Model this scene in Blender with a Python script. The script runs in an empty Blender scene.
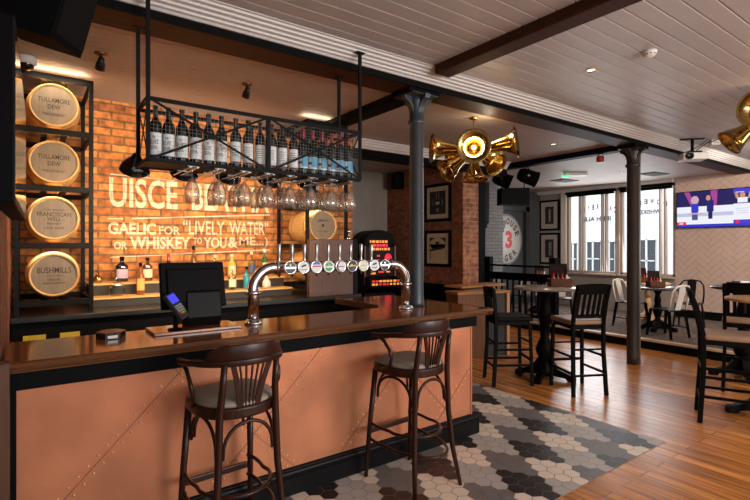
import bpy, bmesh, math, random
from mathutils import Vector, Matrix, Euler
random.seed(7)
R = math.radians
PI = math.pi
sc = bpy.context.scene
C = sc.collection

# ------------------------------------------------------------------ camera
cam_d = bpy.data.cameras.new('camera')
cam = bpy.data.objects.new('camera', cam_d)
C.objects.link(cam)
cam.location = (0, 0, 1.62)
cam.rotation_euler = (R(90), 0, R(54 - 90))
cam_d.sensor_width = 36
cam_d.lens = 36 * 480 / 750
cam_d.shift_y = 4 / 750 * -1
cam_d.clip_start = 0.05
sc.camera = cam

# ------------------------------------------------------------------ world, daylight, exposure
sc.view_settings.view_transform = 'Standard'
sc.view_settings.look = 'None'
sc.view_settings.exposure = 0.12
sc.view_settings.gamma = 1.0
sc.view_settings.use_curve_mapping = False
world = bpy.data.worlds.new('sky')
sc.world = world
world.use_nodes = True
bg = world.node_tree.nodes['Background']
bg.inputs['Color'].default_value = (0.90, 0.95, 1.0, 1)
bg.inputs['Strength'].default_value = 2.0


def area(name, loc, target, sx, sy, power, col=(1, 1, 1), portal=False, spread=180):
    d = bpy.data.lights.new(name, 'AREA')
    d.shape = 'RECTANGLE'
    d.size, d.size_y = sx, sy
    d.energy = power
    d.color = col
    d.spread = R(spread)
    o = bpy.data.objects.new(name, d)
    C.objects.link(o)
    o.location = loc
    o.rotation_euler = (Vector(target) - Vector(loc)).to_track_quat('-Z', 'Y').to_euler()
    if portal:
        d.cycles.is_portal = True
    return o


def spot(name, loc, target, power, col, angle=70, blend=.6, size=.04):
    d = bpy.data.lights.new(name, 'SPOT')
    d.energy = power
    d.color = col
    d.spot_size = R(angle)
    d.spot_blend = blend
    d.shadow_soft_size = size
    o = bpy.data.objects.new(name, d)
    C.objects.link(o)
    o.location = loc
    o.rotation_euler = (Vector(target) - Vector(loc)).to_track_quat('-Z', 'Y').to_euler()
    return o


def point(name, loc, power, col, size=.04):
    d = bpy.data.lights.new(name, 'POINT')
    d.energy = power
    d.color = col
    d.shadow_soft_size = size
    o = bpy.data.objects.new(name, d)
    C.objects.link(o)
    o.location = loc
    return o


WARM = (1.0, 0.78, 0.52)
WARM2 = (1.0, 0.74, 0.48)
# daylight through the shop windows behind the camera and the two windows on the right
area('daylight_front_windows', (3.3, -2.9, 2.1), (3.0, 4, 1.0), 2.8, 1.2, 165, (1.0, 0.95, 0.90))
area('daylight_right_windows', (10.93, 5.7, 1.95), (5, 3.5, 0.4), 2.4, 1.9, 58, (0.97, 0.98, 1.0))
area('added_fill_front_right', (8.6, -2.9, 2.0), (9.4, 4, 1.2), 3.0, 1.5, 95, (1.0, 0.95, 0.90))  # added area light for the right wall, mostly before closed wall
spot('added_fill_spot', (8.3, 1.6, 3.05), (11, 3.7, 1.4), 260, (1.0, 0.88, 0.76), 120, .8, .08)  # added spot without a fixture, brightens the herringbone wall
spot('added_fill_spot', (6.6, 0.6, 3.05), (7.2, 3.2, 0), 70, (1.0, 0.86, 0.72), 130, .8, .08)  # second added spot, no fixture either, lights the floor on the right
sun_d = bpy.data.lights.new('sun', 'SUN')
sun_d.energy = 1.2
sun_d.angle = R(3)
sun = bpy.data.objects.new('sun', sun_d)
C.objects.link(sun)
sun.rotation_euler = Vector((.8, .12, -.6)).to_track_quat('-Z', 'Y').to_euler()

# ------------------------------------------------------------------ materials
MATS = {}


def nt(name):
    m = bpy.data.materials.new(name)
    m.use_nodes = True
    return m, m.node_tree, m.node_tree.nodes['Principled BSDF']


def L(c):
    """sRGB 0-255 -> linear"""
    return tuple(((v / 255) / 12.92 if v / 255 <= .04045 else ((v / 255 + .055) / 1.055) ** 2.4) for v in c) + (1,)


def mat(name, col, rough=.5, metal=0, var=.0, scale=6, stretch=(1, 1, 1), bump=0, bscale=60, coat=0, emit=None, estr=0, spec=.5):
    if name in MATS:
        return MATS[name]
    m, t, b = nt(name)
    c = L(col)
    b.inputs['Base Color'].default_value = c
    b.inputs['Roughness'].default_value = rough
    b.inputs['Metallic'].default_value = metal
    b.inputs['Specular IOR Level'].default_value = spec
    if coat:
        b.inputs['Coat Weight'].default_value = coat
        b.inputs['Coat Roughness'].default_value = .08
    if emit:
        b.inputs['Emission Color'].default_value = L(emit)
        b.inputs['Emission Strength'].default_value = estr
    if var or bump:
        tc = t.nodes.new('ShaderNodeTexCoord')
        mp = t.nodes.new('ShaderNodeMapping')
        mp.inputs['Scale'].default_value = stretch
        t.links.new(tc.outputs['Object'], mp.inputs['Vector'])
    if var:
        n = t.nodes.new('ShaderNodeTexNoise')
        n.inputs['Scale'].default_value = scale
        n.inputs['Detail'].default_value = 6
        t.links.new(mp.outputs['Vector'], n.inputs['Vector'])
        r = t.nodes.new('ShaderNodeValToRGB')
        r.color_ramp.elements[0].position = .3
        r.color_ramp.elements[1].position = .7
        r.color_ramp.elements[0].color = tuple(v * (1 - var) for v in c[:3]) + (1,)
        r.color_ramp.elements[1].color = tuple(min(1, v * (1 + var)) for v in c[:3]) + (1,)
        t.links.new(n.outputs['Fac'], r.inputs['Fac'])
        t.links.new(r.outputs['Color'], b.inputs['Base Color'])
    if bump:
        n2 = t.nodes.new('ShaderNodeTexNoise')
        n2.inputs['Scale'].default_value = bscale
        n2.inputs['Detail'].default_value = 4
        t.links.new(mp.outputs['Vector'], n2.inputs['Vector'])
        bp = t.nodes.new('ShaderNodeBump')
        bp.inputs['Strength'].default_value = bump
        bp.inputs['Distance'].default_value = .01
        t.links.new(n2.outputs['Fac'], bp.inputs['Height'])
        t.links.new(bp.outputs['Normal'], b.inputs['Normal'])
    MATS[name] = m
    return m


def brickmat(name, c1, c2, mortar, axis='x', bw=.225, bh=.075, ms=.01, rough=.85, bump=.6, grain=None, bias=0.0, offset=.5, patch=.35, mortar_smooth=.1, coat=0):
    """brick or board pattern on object coordinates; axis: which axes span the surface ('xz','yz','xy','yx')"""
    m, t, b = nt(name)
    b.inputs['Roughness'].default_value = rough
    tc = t.nodes.new('ShaderNodeTexCoord')
    sp = t.nodes.new('ShaderNodeSeparateXYZ')
    cb = t.nodes.new('ShaderNodeCombineXYZ')
    t.links.new(tc.outputs['Object'], sp.inputs[0])
    t.links.new(sp.outputs[axis[0].upper()], cb.inputs[0])
    t.links.new(sp.outputs[axis[1].upper()], cb.inputs[1])
    dn = t.nodes.new('ShaderNodeTexNoise')
    dn.inputs['Scale'].default_value = 9
    t.links.new(tc.outputs['Object'], dn.inputs['Vector'])
    vm = t.nodes.new('ShaderNodeVectorMath')
    vm.operation = 'MULTIPLY_ADD'
    k = .012 if grain is None else 0.0
    vm.inputs[1].default_value = (k, k, 0)
    t.links.new(dn.outputs['Color'], vm.inputs[0])
    t.links.new(cb.outputs[0], vm.inputs[2])
    bt = t.nodes.new('ShaderNodeTexBrick')
    bt.offset = offset
    bt.inputs['Scale'].default_value = 1
    bt.inputs['Brick Width'].default_value = bw
    bt.inputs['Row Height'].default_value = bh
    bt.inputs['Mortar Size'].default_value = ms
    bt.inputs['Mortar Smooth'].default_value = mortar_smooth
    bt.inputs['Bias'].default_value = bias
    bt.inputs['Color1'].default_value = L(c1)
    bt.inputs['Color2'].default_value = L(c2)
    bt.inputs['Mortar'].default_value = L(mortar)
    t.links.new(vm.outputs[0], bt.inputs['Vector'])
    n = t.nodes.new('ShaderNodeTexNoise')
    n.inputs['Detail'].default_value = 8
    if grain:
        mp = t.nodes.new('ShaderNodeMapping')
        mp.inputs['Scale'].default_value = grain
        t.links.new(tc.outputs['Object'], mp.inputs['Vector'])
        t.links.new(mp.outputs['Vector'], n.inputs['Vector'])
        n.inputs['Scale'].default_value = 1
    else:
        t.links.new(tc.outputs['Object'], n.inputs['Vector'])
        n.inputs['Scale'].default_value = 14
    rr = t.nodes.new('ShaderNodeMapRange')
    rr.inputs['From Min'].default_value = .3
    rr.inputs['From Max'].default_value = .7
    rr.inputs['To Min'].default_value = 1 - patch
    rr.inputs['To Max'].default_value = 1 + patch
    t.links.new(n.outputs['Fac'], rr.inputs['Value'])
    mx = t.nodes.new('ShaderNodeMix')
    mx.data_type = 'RGBA'
    mx.blend_type = 'MULTIPLY'
    mx.inputs[0].default_value = 1
    t.links.new(bt.outputs['Color'], mx.inputs[6])
    t.links.new(rr.outputs['Result'], mx.inputs[7])
    t.links.new(mx.outputs[2], b.inputs['Base Color'])
    bp = t.nodes.new('ShaderNodeBump')
    bp.inputs['Strength'].default_value = bump
    bp.inputs['Distance'].default_value = .008
    ma = t.nodes.new('ShaderNodeMath')
    ma.operation = 'MULTIPLY_ADD'
    ma.inputs[1].default_value = -1
    t.links.new(bt.outputs['Fac'], ma.inputs[0])
    t.links.new(n.outputs['Fac'], ma.inputs[2])
    t.links.new(ma.outputs[0], bp.inputs['Height'])
    t.links.new(bp.outputs['Normal'], b.inputs['Normal'])
    if coat:
        b.inputs['Coat Weight'].default_value = coat
        b.inputs['Coat Roughness'].default_value = .2
    MATS[name] = m
    return m


def glassmat(name, tint=(255, 255, 255), refl=.35, mixlo=.06, haze=0):
    m = bpy.data.materials.new(name)
    m.use_nodes = True
    t = m.node_tree
    t.nodes.clear()
    out = t.nodes.new('ShaderNodeOutputMaterial')
    tr = t.nodes.new('ShaderNodeBsdfTransparent')
    tr.inputs[0].default_value = L(tint)
    gl = t.nodes.new('ShaderNodeBsdfGlossy')
    gl.inputs['Roughness'].default_value = .03
    lw = t.nodes.new('ShaderNodeLayerWeight')
    lw.inputs['Blend'].default_value = refl
    mr = t.nodes.new('ShaderNodeMapRange')
    mr.inputs['To Min'].default_value = mixlo
    mr.inputs['To Max'].default_value = .85
    t.links.new(lw.outputs['Facing'], mr.inputs['Value'])
    mx = t.nodes.new('ShaderNodeMixShader')
    t.links.new(mr.outputs['Result'], mx.inputs[0])
    t.links.new(tr.outputs[0], mx.inputs[1])
    t.links.new(gl.outputs[0], mx.inputs[2])
    if haze:
        df = t.nodes.new('ShaderNodeBsdfDiffuse')
        m2 = t.nodes.new('ShaderNodeMixShader')
        m2.inputs[0].default_value = haze
        t.links.new(mx.outputs[0], m2.inputs[1])
        t.links.new(df.outputs[0], m2.inputs[2])
        mx = m2
    t.links.new(mx.outputs[0], out.inputs['Surface'])
    MATS[name] = m
    return m


BRICK = brickmat('brick_back', (210, 134, 68), (160, 90, 42), (122, 88, 56), 'xz', .225, .077, .010, patch=.5)
BRICK2 = brickmat('brick_alcove', (150, 82, 46), (114, 60, 34), (116, 84, 60), 'yz', .225, .075, .008, patch=.35)
BRICK3 = brickmat('brick_pier_lit', (172, 110, 76), (132, 76, 50), (150, 124, 104), 'xz', .225, .075, .010, patch=.42)  # paler than the alcove brick: window light put into the colour
GREYBRICK = brickmat('brick_grey_paint', (128, 126, 124), (116, 114, 112), (92, 90, 90), 'xz', .225, .075, .007, patch=.1)
FLOORW = brickmat('floor_boards', (210, 136, 66), (168, 102, 46), (64, 38, 20), 'yx', 2.6, .125, .003, rough=.27, bump=.12, grain=(20, 1.8, 1), patch=.5, offset=.37, mortar_smooth=.3)
COUNTER = brickmat('counter_wood', (140, 80, 40), (116, 62, 30), (50, 26, 12), 'xy', 3.4, .16, .002, rough=.13, bump=.04, grain=(1.6, 26, 10), patch=.35, offset=.4, coat=.2)
CEILW = mat('ceiling_white', (184, 180, 180), .45, var=.05, scale=3)
CEILL = mat('ceiling_lower_white', (166, 150, 140), .55, var=.05, scale=3)
CORN = mat('cornice_white', (206, 202, 198), .45)
BLACKP = mat('black_paint', (11, 11, 12), .6, var=.1, scale=20, spec=.07)
BEAMW = mat('beam_brown', (62, 37, 24), .6, spec=.12, var=.25, scale=8, stretch=(.5, 6, 6))
BLACKM = mat('black_metal', (17, 16, 16), .55, .0, spec=.12, var=.12, scale=30)
GREYCOL = mat('column_grey_paint', (58, 64, 70), .38, .1, var=.08, scale=25, bump=.15, bscale=90)
COLDARK = mat('column_dark_paint', (52, 46, 43), .42, .1, var=.1, scale=25, bump=.15, bscale=90)
COPPER = mat('copper_sheet', (200, 130, 94), .46, .55, var=.26, scale=2.4, bump=.05, bscale=12)
RIVET = mat('rivet_copper', (236, 188, 150), .3, .7)
SEAM = mat('seam_copper', (150, 92, 66), .4, .6)
BENTW = mat('bentwood_brown', (50, 24, 15), .32, var=.2, scale=10, stretch=(1, 1, .3), spec=.3)
CUSHG = mat('cushion_greige', (150, 138, 124), .55, var=.04)
CUSHB = mat('cushion_tan', (150, 116, 90), .55, var=.06)
CUSHD = mat('cushion_black', (15, 13, 12), .55, spec=.08)
STOOLK = mat('stool_black', (8, 7, 6), .5, var=.1, spec=.08)
CHROME = mat('chrome', (225, 225, 228), .08, 1)
STEEL = mat('steel_dull', (170, 170, 170), .3, 1)
BRASS = mat('brass_hammered', (196, 166, 100), .16, 1, var=.1, scale=5, bump=.25, bscale=16)
BRASSD = mat('brass_dark', (120, 92, 56), .35, .9)
BARREL = mat('barrel_oak', (206, 160, 98), .55, var=.16, scale=8, stretch=(6, .6, 6))
HOOP = mat('barrel_hoop', (190, 148, 92), .45, .2)
HEADW = mat('barrel_head', (116, 99, 82), .6, var=.12, scale=6, stretch=(8, 1, 1))
INK = mat('ink_dark', (40, 32, 26), .7)
PAINTW = brickmat('lettering_cream', (222, 206, 182), (212, 194, 168), (194, 166, 134), 'xz', .225, .077, .008, patch=.1)
DARKWOOD = mat('dark_wood_panel', (84, 52, 34), .4, var=.22, scale=5, stretch=(8, 8, .8))
LEDGEW = mat('ledge_wood', (176, 122, 74), .45, var=.2, scale=6, stretch=(1, 8, 8))
SHELFW = mat('shelf_wood', (214, 160, 92), .5, var=.12, scale=6, stretch=(.6, 8, 8))
LIGHTW = mat('light_wood', (200, 152, 104), .5, var=.15, scale=6, stretch=(8, 8, .8))
TABLET = mat('table_top_grey_wood', (146, 132, 122), .22, var=.15, scale=4, stretch=(1, 8, 1))
TABLED = mat('table_top_dark', (60, 54, 52), .25, var=.1)
GREYWALL = mat('grey_plaster', (150, 138, 128), .8, var=.05, scale=4)
CHARWALL = mat('charcoal_wall', (62, 64, 66), .75, var=.08, scale=5)
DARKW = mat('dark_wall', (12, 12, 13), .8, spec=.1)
BEIGE = mat('window_frame_beige', (176, 156, 140), .55)
BEIGEW = mat('wall_beige', (172, 150, 136), .7, var=.04)
WHITEP = mat('white_plastic', (226, 222, 216), .4)
BLKPL = mat('black_plastic', (8, 8, 9), .5, spec=.08)
BLKGLOSS = mat('black_gloss', (10, 10, 12), .08, coat=.3)
TILEH = mat('herringbone_tile', (196, 168, 154), .45, var=.05, scale=3)
GROUT = mat('herringbone_grout', (120, 98, 88), .8)
CARPET = mat('carpet_pattern', (92, 76, 66), .95, var=.75, scale=13, bump=.3, bscale=200)
NOSING = mat('platform_nosing', (206, 176, 140), .45, var=.1)
METCH = mat('metal_chair_glare', (224, 216, 208), .4, .1)  # window glare on dark gunmetal backs, put into a pale colour
METBK = mat('metal_chair_black', (12, 12, 12), .4, spec=.2)
HEXW = mat('hex_cream', (226, 206, 186), .45, var=.05, scale=9)
HEXL = mat('hex_light_grey', (178, 168, 160), .45, var=.05, scale=9)
HEXD = mat('hex_dark_grey', (112, 105, 103), .45, var=.06, scale=9)
HEXB = mat('hex_black', (34, 26, 25), .4, var=.1, scale=9)
HEXG = mat('hex_grout', (150, 134, 120), .8)
CABLE = mat('cable_black', (12, 12, 12), .5)
GLASS = glassmat('clear_glass', (252, 250, 246), .28, .05, .06)
PANE = glassmat('window_glass', (250, 252, 255), .1, .01)
CLEARB = glassmat('clear_bottle_glass', (232, 222, 200), .4, .08)
WINEG = mat('wine_bottle_glass', (8, 12, 9), .06, coat=.4)
LABELW = mat('label_white', (236, 240, 240), .6)
LABELR = mat('label_border_red', (130, 40, 30), .6)
LABELB = mat('label_blue', (90, 168, 206), .6)
REDFOIL = mat('capsule_red', (132, 22, 38), .35, .2)
BLKFOIL = mat('capsule_black', (24, 22, 24), .35, .2)
RED = mat('red_plastic', (176, 24, 24), .35)
YEL = mat('yellow_trim', (196, 164, 46), .5)
PRINT = mat('print_dark', (36, 30, 28), .6, var=.4, scale=9)
PRINTG = mat('print_grey', (96, 92, 90), .6, var=.5, scale=14)
MATB = mat('picture_mat_cream', (196, 168, 134), .8)
MATG = mat('picture_mat_grey', (170, 156, 146), .8)
SIGNW = mat('sign_white', (206, 200, 194), .5)
SIGNR = mat('sign_red', (206, 74, 66), .5)
STONE = mat('facade_white', (232, 230, 226), .8)
FACD = mat('facade_dark_glass', (58, 62, 68), .2)
STREET = mat('street_paving', (150, 146, 140), .9, var=.1)
MENU = mat('menu_brown', (34, 20, 17), .7, var=.6, scale=22, spec=.08)


def emis(name, col, s):
    return mat(name, (8, 8, 8), .4, emit=col, estr=s)


# ------------------------------------------------------------------ mesh helpers
def NB():
    return bmesh.new()


def box(bm, x0, x1, y0, y1, z0, z1, mi=0, M=None):
    vs = [bm.verts.new((x, y, z)) for z in (z0, z1) for y in (y0, y1) for x in (x0, x1)]
    if M is not None:
        for v in vs:
            v.co = M @ v.co
    for q in ((0, 2, 3, 1), (4, 5, 7, 6), (0, 1, 5, 4), (2, 6, 7, 3), (0, 4, 6, 2), (1, 3, 7, 5)):
        f = bm.faces.new([vs[i] for i in q])
        f.material_index = mi
    return bm


def frame_of(d):
    d = Vector(d).normalized()
    a = Vector((0, 0, 1)) if abs(d.z) < .95 else Vector((1, 0, 0))
    u = d.cross(a).normalized()
    return u, d.cross(u).normalized()


def tube(bm, pts, r, n=10, mi=0, closed=False, cap=True, sy=1.0):
    pts = [Vector(p) for p in pts]
    N = len(pts)
    rs = r if isinstance(r, (list, tuple)) else [r] * N
    rings = []
    u = None
    for i, p in enumerate(pts):
        if closed:
            d = pts[(i + 1) % N] - pts[i - 1]
        else:
            d = pts[min(i + 1, N - 1)] - pts[max(i - 1, 0)]
        d.normalize()
        if u is None:
            u, v = frame_of(d)
        else:
            u = (u - d * u.dot(d)).normalized()
            v = d.cross(u).normalized()
        rings.append([bm.verts.new(p + (u * math.cos(2 * PI * k / n) + v * math.sin(2 * PI * k / n) * sy) * rs[i]) for k in range(n)])
    for i in range(N if closed else N - 1):
        a, b = rings[i], rings[(i + 1) % N]
        for k in range(n):
            f = bm.faces.new((a[k], a[(k + 1) % n], b[(k + 1) % n], b[k]))
            f.smooth = True
            f.material_index = mi
    if cap and not closed:
        for rg in (rings[0][::-1], rings[-1]):
            f = bm.faces.new(rg)
            f.material_index = mi
    return bm


def lathe(bm, prof, o=(0, 0, 0), axis=(0, 0, 1), n=24, mi=0, cap0=False, cap1=False, smooth=True, sx=1.0, sy=1.0):
    """prof: list of (radius, height along axis)"""
    o = Vector(o)
    d = Vector(axis).normalized()
    if abs(d.z) > .999:
        u, v = Vector((1, 0, 0)), Vector((0, 1, 0)) * (1 if d.z > 0 else -1)
    else:
        u, v = frame_of(d)
    rings = []
    for r, h in prof:
        if r < 1e-6:
            rings.append([bm.verts.new(o + d * h)])
        else:
            rings.append([bm.verts.new(o + d * h + (u * math.cos(2 * PI * k / n) * sx + v * math.sin(2 * PI * k / n) * sy) * r) for k in range(n)])
    for i in range(len(rings) - 1):
        a, b = rings[i], rings[i + 1]
        for k in range(n):
            k2 = (k + 1) % n
            if len(a) == 1 and len(b) == 1:
                continue
            if len(a) == 1:
                q = (a[0], b[k2], b[k])
            elif len(b) == 1:
                q = (a[k], a[k2], b[0])
            else:
                q = (a[k], a[k2], b[k2], b[k])
            f = bm.faces.new(q)
            f.smooth = smooth
            f.material_index = mi if not isinstance(mi, (list, tuple)) else mi[i]
    if cap0 and len(rings[0]) > 1:
        f = bm.faces.new(rings[0][::-1])
        f.material_index = mi if not isinstance(mi, (list, tuple)) else mi[0]
    if cap1 and len(rings[-1]) > 1:
        f = bm.faces.new(rings[-1])
        f.material_index = mi if not isinstance(mi, (list, tuple)) else mi[-1]
    return bm


def rod(bm, a, b, r, n=10, mi=0):
    return tube(bm, [a, b], r, n, mi)


def bar(bm, a, b, w, h, mi=0, up=(0, 0, 1)):
    """square-section bar from a to b; w across, h along up"""
    a, b = Vector(a), Vector(b)
    d = (b - a).normalized()
    up = Vector(up)
    if abs(d.dot(up)) > .98:
        up = Vector((0, 1, 0))
    s = d.cross(up).normalized()
    u = s.cross(d).normalized()
    vs = [bm.verts.new(p + s * (i * w / 2) + u * (j * h / 2)) for p in (a, b) for i, j in ((-1, -1), (1, -1), (1, 1), (-1, 1))]
    for q in ((0, 3, 2, 1), (4, 5, 6, 7), (0, 1, 5, 4), (1, 2, 6, 5), (2, 3, 7, 6), (3, 0, 4, 7)):
        f = bm.faces.new([vs[i] for i in q])
        f.material_index = mi
    return bm


def ribbon(bm, pts, th, mi=0):
    """vertical board bent in plan: pts (x, y, z0, z1), thickness th"""
    N = len(pts)
    secs = []
    for i in range(N):
        p = Vector(pts[i][:2])
        d = (Vector(pts[min(i + 1, N - 1)][:2]) - Vector(pts[max(i - 1, 0)][:2])).normalized()
        nrm = Vector((-d.y, d.x)) * th / 2
        z0, z1 = pts[i][2], pts[i][3]
        a, b = p - nrm, p + nrm
        secs.append([bm.verts.new((a.x, a.y, z0)), bm.verts.new((b.x, b.y, z0)), bm.verts.new((b.x, b.y, z1)), bm.verts.new((a.x, a.y, z1))])
    for i in range(N - 1):
        a, b = secs[i], secs[i + 1]
        for k in range(4):
            f = bm.faces.new((a[k], b[k], b[(k + 1) % 4], a[(k + 1) % 4]))
            f.material_index = mi
            f.smooth = k in (1, 3)
    bm.faces.new(secs[0])
    bm.faces.new(secs[-1][::-1])
    return bm


def prism(bm, poly, o, u, v, w, mi=0):
    """extrude 2-D polygon (in o + u*a + v*b) along vector w"""
    o, u, v, w = Vector(o), Vector(u), Vector(v), Vector(w)
    A = [bm.verts.new(o + u * a + v * b) for a, b in poly]
    B = [bm.verts.new(o + u * a + v * b + w) for a, b in poly]
    n = len(poly)
    for f in [bm.faces.new(A), bm.faces.new(B[::-1])] + [bm.faces.new((A[i], B[i], B[(i + 1) % n], A[(i + 1) % n])) for i in range(n)]:
        f.material_index = mi
    return bm


def ball(bm, c, r, mi=0, n=14, sz=1.0):
    pr = [(r * math.sin(PI * i / 8), -r * sz * math.cos(PI * i / 8)) for i in range(9)]
    pr[0] = (0, -r * sz)
    pr[-1] = (0, r * sz)
    return lathe(bm, pr, c, (0, 0, 1), n, mi)


def obj(name, bm, mats, parent=None, bev=0, seg=2, loc=None):
    bmesh.ops.recalc_face_normals(bm, faces=bm.faces)
    me = bpy.data.meshes.new(name)
    bm.to_mesh(me)
    bm.free()
    for m in (mats if isinstance(mats, (list, tuple)) else [mats]):
        me.materials.append(m)
    o = bpy.data.objects.new(name, me)
    C.objects.link(o)
    if parent is not None:
        o.parent = parent
        if parent.get('_w') and parent.type == 'EMPTY':
            o.location = -Vector(parent.location)
    if loc:
        o.location = loc
    if bev:
        md = o.modifiers.new('bevel', 'BEVEL')
        md.width = bev
        md.segments = seg
        md.limit_method = 'ANGLE'
        md.angle_limit = R(40)
    return o


def tag(o, label=None, cat=None, group=None, kind=None):
    if label: o['label'] = label
    if cat: o['category'] = cat
    if group: o['group'] = group
    if kind: o['kind'] = kind
    return o


def thing(name, label, cat, loc=(0, 0, 0), rz=0, group=None, world=False):
    """Empty at the thing's base; world=True: its parts are given in room coordinates"""
    o = bpy.data.objects.new(name, None)
    o.empty_display_size = .1
    C.objects.link(o)
    o.location = loc
    o.rotation_euler = (0, 0, rz)
    if world:
        o['_w'] = 1
    return tag(o, label, cat, group)


KIDS = {}


def copy_tree(o, parent=None):
    c = o.copy()
    C.objects.link(c)
    if parent is not None:
        c.parent = parent
    for ch in [k for k in ALL() if k.parent == o]:
        copy_tree(ch, c)
    return c


def ALL():
    return list(bpy.data.objects)


def dup(root, loc=None, rz=None, label=None, group=None):
    c = root.copy()
    C.objects.link(c)
    for ch in list(root.children):
        c1 = ch.copy()
        C.objects.link(c1)
        c1.parent = c
        for g in list(ch.children):
            c2 = g.copy()
            C.objects.link(c2)
            c2.parent = c1
    if loc is not None: c.location = loc
    if rz is not None: c.rotation_euler = (0, 0, rz)
    if label: c['label'] = label
    if group: c['group'] = group
    return c


def struct(name, bm, mats, parent=None, bev=0):
    o = obj(name, bm, mats, parent, bev)
    if parent is None:
        o['kind'] = 'structure'
    return o


_dg = bpy.context.evaluated_depsgraph_get


def text_verts(body, w=None, h=None, bold=.0, space=1.0):
    """flat text outline scaled into a w x h box -> (verts, faces)"""
    cu = bpy.data.curves.new('t', 'FONT')
    cu.body = body
    cu.align_x = 'LEFT'
    cu.offset = bold
    cu.resolution_u = 3
    cu.space_character = space
    o = bpy.data.objects.new('t', cu)
    C.objects.link(o)
    me = bpy.data.meshes.new_from_object(o.evaluated_get(_dg()))
    vs = [v.co.copy() for v in me.vertices]
    fs = [list(p.vertices) for p in me.polygons]
    bpy.data.objects.remove(o)
    bpy.data.curves.remove(cu)
    bpy.data.meshes.remove(me)
    x0, x1 = min(v.x for v in vs), max(v.x for v in vs)
    y0, y1 = min(v.y for v in vs), max(v.y for v in vs)
    if w is None:
        w = (x1 - x0) * h / (y1 - y0)
    if h is None:
        h = (y1 - y0) * w / (x1 - x0)
    return [((v.x - x0) / (x1 - x0) * w, (v.y - y0) / (y1 - y0) * h) for v in vs], fs, w, h


def text(bm, body, o, right, up, w=None, h=None, mi=0, bold=0, center=False, space=1.0, wrap=None):
    """lay text into bm; wrap=(centre, radius, a0): bend round a vertical cylinder"""
    vs, fs, w, h = text_verts(body, w, h, bold, space)
    o, right, up = Vector(o), Vector(right), Vector(up)
    nv = []
    for a, b in vs:
        if center:
            a -= w / 2
            b -= h / 2
        if wrap:
            c, r, a0 = wrap
            an = a0 + a / r
            nv.append(bm.verts.new((c[0] + r * math.cos(an), c[1] + r * math.sin(an), o.z + b)))
        else:
            nv.append(bm.verts.new(o + right * a + up * b))
    for f in fs:
        try:
            fc = bm.faces.new([nv[i] for i in f])
            fc.material_index = mi
        except ValueError:
            pass
    return bm


def disc(bm, o, nrm, r, n=24, mi=0, sx=1, sy=1):
    return lathe(bm, [(0, 0), (r, 0)], o, nrm, n, mi, smooth=False, sx=sx, sy=sy)


X, Y, Z = Vector((1, 0, 0)), Vector((0, 1, 0)), Vector((0, 0, 1))
VFW = Vector((math.cos(R(54)), math.sin(R(54)), 0))

# ================================================================== SETTING
# --- floors
bm = NB()
box(bm, -2.5, 11.2, -3.2, 8.2, -.1, 0)
struct('floor', bm, FLOORW)

# hexagonal tile field: x < 4.28, y > 1.80
PITCH = .11
A0 = Vector((2.914, 2.508))
e1 = Vector((math.cos(R(-60)), math.sin(R(-60)))) * PITCH
e2 = Vector((math.cos(R(-120)), math.sin(R(-120)))) * PITCH
FX0, FX1, FY0, FY1 = -2.0, 4.28, 1.80, 3.95


def clip(poly, f):
    out = []
    for i in range(len(poly)):
        a, b = poly[i - 1], poly[i]
        fa, fb = f(a), f(b)
        if fa >= 0:
            out.append(a)
        if (fa >= 0) != (fb >= 0):
            t = fa / (fa - fb)
            out.append((a[0] + (b[0] - a[0]) * t, a[1] + (b[1] - a[1]) * t))
    return out


bm = NB()
box(bm, FX0, FX1, FY0, FY1, -.02, .0025, 4)
for i in range(-60, 60):
    for j in range(-60, 60):
        c = A0 + e1 * i + e2 * j
        if not (FX0 - .1 < c.x < FX1 + .1 and FY0 - .1 < c.y < FY1 + .1):
            continue
        r = (PITCH - .005) / math.sqrt(3)
        poly = [(c.x + r * math.cos(R(90 + 60 * k)), c.y + r * math.sin(R(90 + 60 * k))) for k in range(6)]
        for f in (lambda p: p[0] - FX0, lambda p: FX1 - p[0], lambda p: p[1] - FY0, lambda p: FY1 - p[1]):
            poly = clip(poly, f) if poly else poly
        if len(poly) < 3:
            continue
        bi, bj = math.floor(i / 3), math.floor(j / 3)
        if bj % 2 == 0:
            mi = 2 if (bi + bj // 2) % 2 == 0 else 0
        else:
            mi = 3 if (bi + (bj - 1) // 2) % 2 == 0 else 1
        f = bm.faces.new([bm.verts.new((p[0], p[1], .005)) for p in poly])
        f.material_index = mi
        if f.normal.z < 0:
            f.normal_flip()
struct('floor_hexagon_tiles', bm, [HEXW, HEXL, HEXD, HEXB, HEXG])

# --- raised platform by the windows
bm = NB()
box(bm, 7.93, 11.0, -3.0, 7.75, 0, .148, 0)
box(bm, 7.90, 7.93, -3.0, 7.75, 0, .125, 1)
box(bm, 7.885, 7.99, -3.0, 7.75, .125, .155, 2)
struct('floor_platform', bm, [CARPET, BLACKP, NOSING])


# --- boarded ceilings with real grooves
def boarded(x0, x1, y0, y1, z, w, th=.05, g=.010, d=.007):
    bm = NB()
    prof = []
    y = y0
    while y < y1 - 1e-6:
        ye = min(y + w, y1)
        prof += [(y, z), (ye - g, z), (ye - g * .5, z + d), (ye - .001, z)]
        y = ye
    prof += [(y1, z + th), (y0, z + th)]
    A = [bm.verts.new((x0, a, b)) for a, b in prof]
    B = [bm.verts.new((x1, a, b)) for a, b in prof]
    n = len(prof)
    for i in range(n):
        bm.faces.new((A[i], A[(i + 1) % n], B[(i + 1) % n], B[i]))
    return bm


ZU, ZL = 3.13, 3.03
struct('ceiling', boarded(-2.5, 11.2, -3.2, 3.13, ZU, .132, g=.015, d=.012), CEILW)
struct('ceiling_lower', boarded(-2.5, 11.2, 3.40, 8.2, ZL, .085, th=.14, g=.008), CEILL)

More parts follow.
